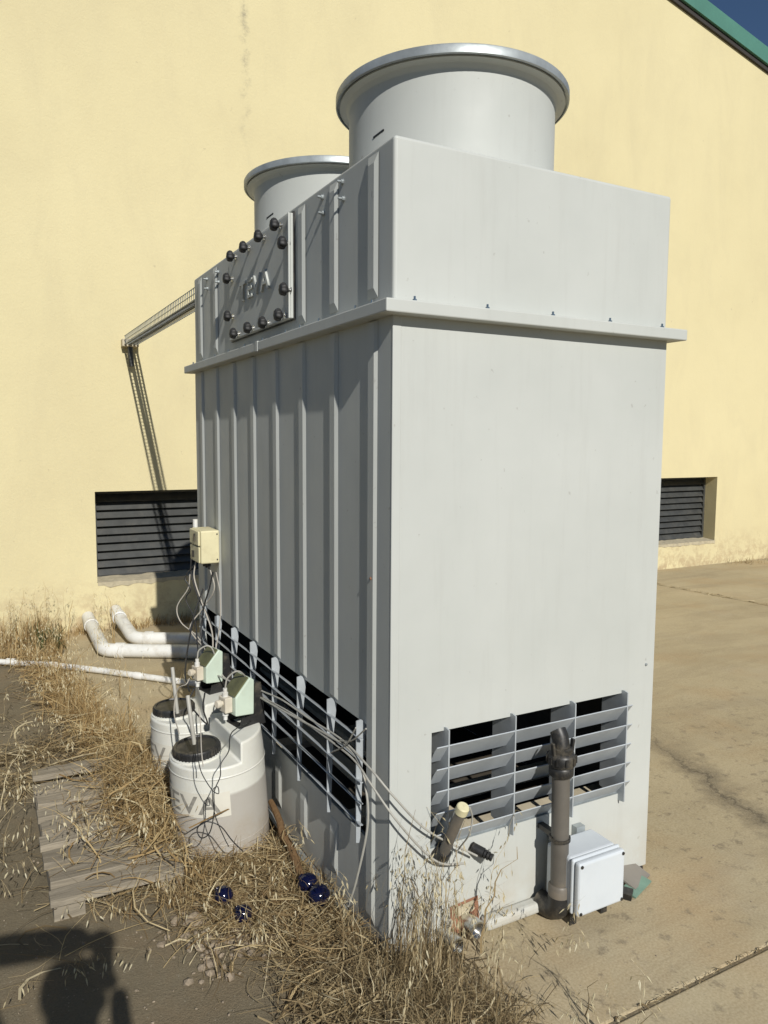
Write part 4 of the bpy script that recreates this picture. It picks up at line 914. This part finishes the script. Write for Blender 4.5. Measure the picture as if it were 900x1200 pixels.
# ================================================================== THE PERSON TAKING THE PICTURE (its shadow falls into view)
def skin(name, chains, mat, parent=None, sub=1):
    me = bpy.data.meshes.new(name); V, E, Rr, idx, roots = [], [], [], {}, []
    for ch in chains:
        prev = None
        for i, (p, r) in enumerate(ch):
            key = tuple(round(c, 4) for c in p)
            if key not in idx:
                idx[key] = len(V); V.append(p); Rr.append(r)
            j = idx[key]
            if prev is None: roots.append(j)
            else: E.append((prev, j))
            prev = j
    me.from_pydata(V, E, []); o = bpy.data.objects.new(name, me); C.objects.link(o)
    md = o.modifiers.new('skin', 'SKIN'); md.use_smooth_shade = True
    lay = me.skin_vertices[0].data if len(me.skin_vertices) else None
    if lay is None:
        bm = bmesh.new(); bm.from_mesh(me); bm.verts.layers.skin.verify(); bm.to_mesh(me); bm.free(); lay = me.skin_vertices[0].data
    par = list(range(len(V)))
    def fd(a):
        while par[a] != a: a = par[a]
        return a
    for a, b_ in E: par[fd(a)] = fd(b_)
    seen = set()
    for j in range(len(V)):
        rr = Rr[j]; lay[j].radius = rr if isinstance(rr, tuple) else (rr, rr)
        g = fd(j); lay[j].use_root = g not in seen; seen.add(g)
    s = o.modifiers.new('sub', 'SUBSURF'); s.levels = s.render_levels = sub
    dg = bpy.context.evaluated_depsgraph_get(); m2 = bpy.data.meshes.new_from_object(o.evaluated_get(dg)); o.modifiers.clear(); o.data = m2; m2.materials.append(mat)
    for p in m2.polygons: p.use_smooth = True
    if parent: o.parent = parent; o.matrix_parent_inverse = Matrix.Translation(-Vector(parent.location))
    return o
fd2 = Vector((d_.x, d_.y, 0)).normalized(); rt = Vector((fd2.y, -fd2.x, 0)); BASE = Vector((CAM.x, CAM.y, 0))
def W_(f, r, z): p = BASE+fd2*f+rt*r; return (p.x, p.y, z)
mk_skin = simple('skin', (.50,.31,.22), .55, 0, .05); mk_shirt = simple('grey_shirt', (.16,.18,.22), .85, 0, .1); mk_tr = simple('dark_trousers', (.04,.045,.06), .85, 0, .1); mk_hair = simple('dark_hair', (.02,.015,.012), .6)
ps = empty('person', W_(-.36, .03, 0), 'person in grey shirt and dark trousers holding up a phone, arms raised', 'person')
FO = -.36
LH = W_(-.10, -.06, 1.785); LE = W_(-.20, -.38, 1.80); LS = W_(FO+.02, -.175, 1.53); RS = W_(FO+.02, .235, 1.53); RE = W_(-.27, .17, 1.32); RH = W_(-.075, .075, 1.615)
pel = (W_(FO, .03, .98), (.15, .12)); nk = (W_(FO+.015, .03, 1.58), .062)
skin('body', [
    [pel, (W_(FO, .03, 1.15), (.14, .11)), (W_(FO, .03, 1.38), (.165, .115)), (W_(FO, .03, 1.49), (.12, .09)), nk, (W_(FO+.04, .03, 1.66), .075), (W_(FO+.055, .03, 1.73), (.088, .098)), (W_(FO+.05, .03, 1.81), (.078, .09)), (W_(FO+.045, .03, 1.85), (.05, .055))],
    [(W_(FO, .03, 1.49), (.12, .09)), (LS, .062), (LE, .058), (LH, .050), (tuple(Vector(LH)+rt*.055), .044)], [(W_(FO, .03, 1.49), (.12, .09)), (RS, .06), (RE, .042), (RH, .030)],
    [pel, (W_(FO, -.07, .90), .095), (W_(FO+.02, -.085, .50), .062), (W_(FO-.02, -.09, .09), .042), (W_(FO+.13, -.11, .045), .038)],
    [pel, (W_(FO, .13, .90), .095), (W_(FO+.02, .145, .50), .062), (W_(FO-.02, .15, .09), .042), (W_(FO+.13, .18, .045), .038)]], mk_skin, ps, 2)
def hand(hp, dirv, side, label):
    hp = Vector(hp); dv = Vector(dirv).normalized(); up = Vector((0, 0, 1)); ch = [[(tuple(hp), .026), (tuple(hp+dv*.045), (.036, .018)), (tuple(hp+dv*.085), (.038, .015))]]
    bk = -fd2
    for k, (o_, l) in enumerate(((.030, .070), (.010, .080), (-.010, .075), (-.030, .058))):
        b0 = hp+dv*.075+up*o_; ch.append([(tuple(b0), .0095), (tuple(b0+dv*l*.5+bk*.008), .009), (tuple(b0+dv*l*.8+bk*.02), .008), (tuple(b0+dv*l+bk*.034), .007)])
    b0 = hp+dv*.03+bk*.015; ch.append([(tuple(b0), .012), (tuple(b0+dv*.03+bk*.03), .0105), (tuple(b0+dv*.06+bk*.035), .009)])
    return skin('hand', ch, mk_skin, ps, 1)
hand(LH, rt*.9+fd2*.1, -1, ''); hand(RH, -rt*.75+fd2*.0+Vector((0, 0, .5)), 1, '')
skin('shirt', [[(W_(FO, .03, .93), (.165, .135)), (W_(FO, .03, 1.15), (.158, .125)), (W_(FO, .03, 1.38), (.18, .13)), (W_(FO, .03, 1.50), (.13, .10)), (W_(FO+.01, .03, 1.55), (.085, .08))],
               [(W_(FO, .03, 1.50), (.13, .10)), (LS, .075), (tuple((Vector(LS)+Vector(LE))/2), .062)], [(W_(FO, .03, 1.50), (.13, .10)), (RS, .075), (tuple((Vector(RS)+Vector(RE))/2), .062)]], mk_shirt, ps, 2)
skin('trousers', [[(W_(FO, .03, 1.0), (.158, .128)), (W_(FO, -.07, .88), .108), (W_(FO+.02, -.085, .50), .078), (W_(FO-.02, -.09, .10), .062)], [(W_(FO, .03, 1.0), (.158, .128)), (W_(FO, .13, .88), .108), (W_(FO+.02, .145, .50), .078), (W_(FO-.02, .15, .10), .062)]], mk_tr, ps, 2)
skin('hair', [[(W_(FO+.0, .03, 1.70), (.07, .06)), (W_(FO+.01, .03, 1.79), (.105, .095)), (W_(FO+.04, .03, 1.845), (.092, .088)), (W_(FO+.06, .03, 1.86), (.05, .06))]], mk_hair, ps, 2)
for rr in (-.11, .18):
    skin('shoe', [[(W_(FO-.06, rr*.95, .045), (.045, .04)), (W_(FO+.06, rr, .042), (.048, .038)), (W_(FO+.17, rr*1.05, .034), (.044, .028)), (W_(FO+.20, rr*1.06, .030), (.03, .02))]], mk_hair, ps, 1)
# face: eyes, nose, mouth, ears
fc = MB(); hc = Vector(W_(FO+.055, .03, 1.735))
for s_ in (-1, 1):
    fc.lathe([(.001, -.011), (.008, -.008), (.011, 0), (.008, .008), (.001, .011)], hc+fd2*.088+rt*.032*s_+Vector((0, 0, .025)), 10)
    fc.lathe([(.001, -.01), (.02, -.006), (.03, 0), (.02, .006), (.001, .01)], hc+rt*.088*s_, 10, axis=rt*s_)
fc.prism([hc+fd2*.088+Vector((0, 0, .03)), hc+fd2*.092+rt*.016-Vector((0, 0, .02)), hc+fd2*.122-Vector((0, 0, .018)), hc+fd2*.092-rt*.016-Vector((0, 0, .02))], (0, 0, -.004))
fc.obox(hc+fd2*.089-Vector((0, 0, .05)), (.045, .012, .010), (0, 0, -YAW)); o = fc.build('face_features', mk_skin, ps, smooth=True); o.matrix_parent_inverse = Matrix.Translation(-Vector(ps.location))
ph = MB(); pc = CAM-d_*.022+R_*.010-U_*.05
P = [pc+R_*a*.037+U_*b_*.077+d_*c_*.004 for c_ in (-1, 1) for a, b_ in ((-1, -1), (1, -1), (1, 1), (-1, 1))]
ph.add(P, [(3,2,1,0), (4,5,6,7), (0,1,5,4), (1,2,6,5), (2,3,7,6), (3,0,4,7)]); tag(ph.build('phone', M['black'], bevel=.003), 'black phone held up in the person\'s hands', 'phone')
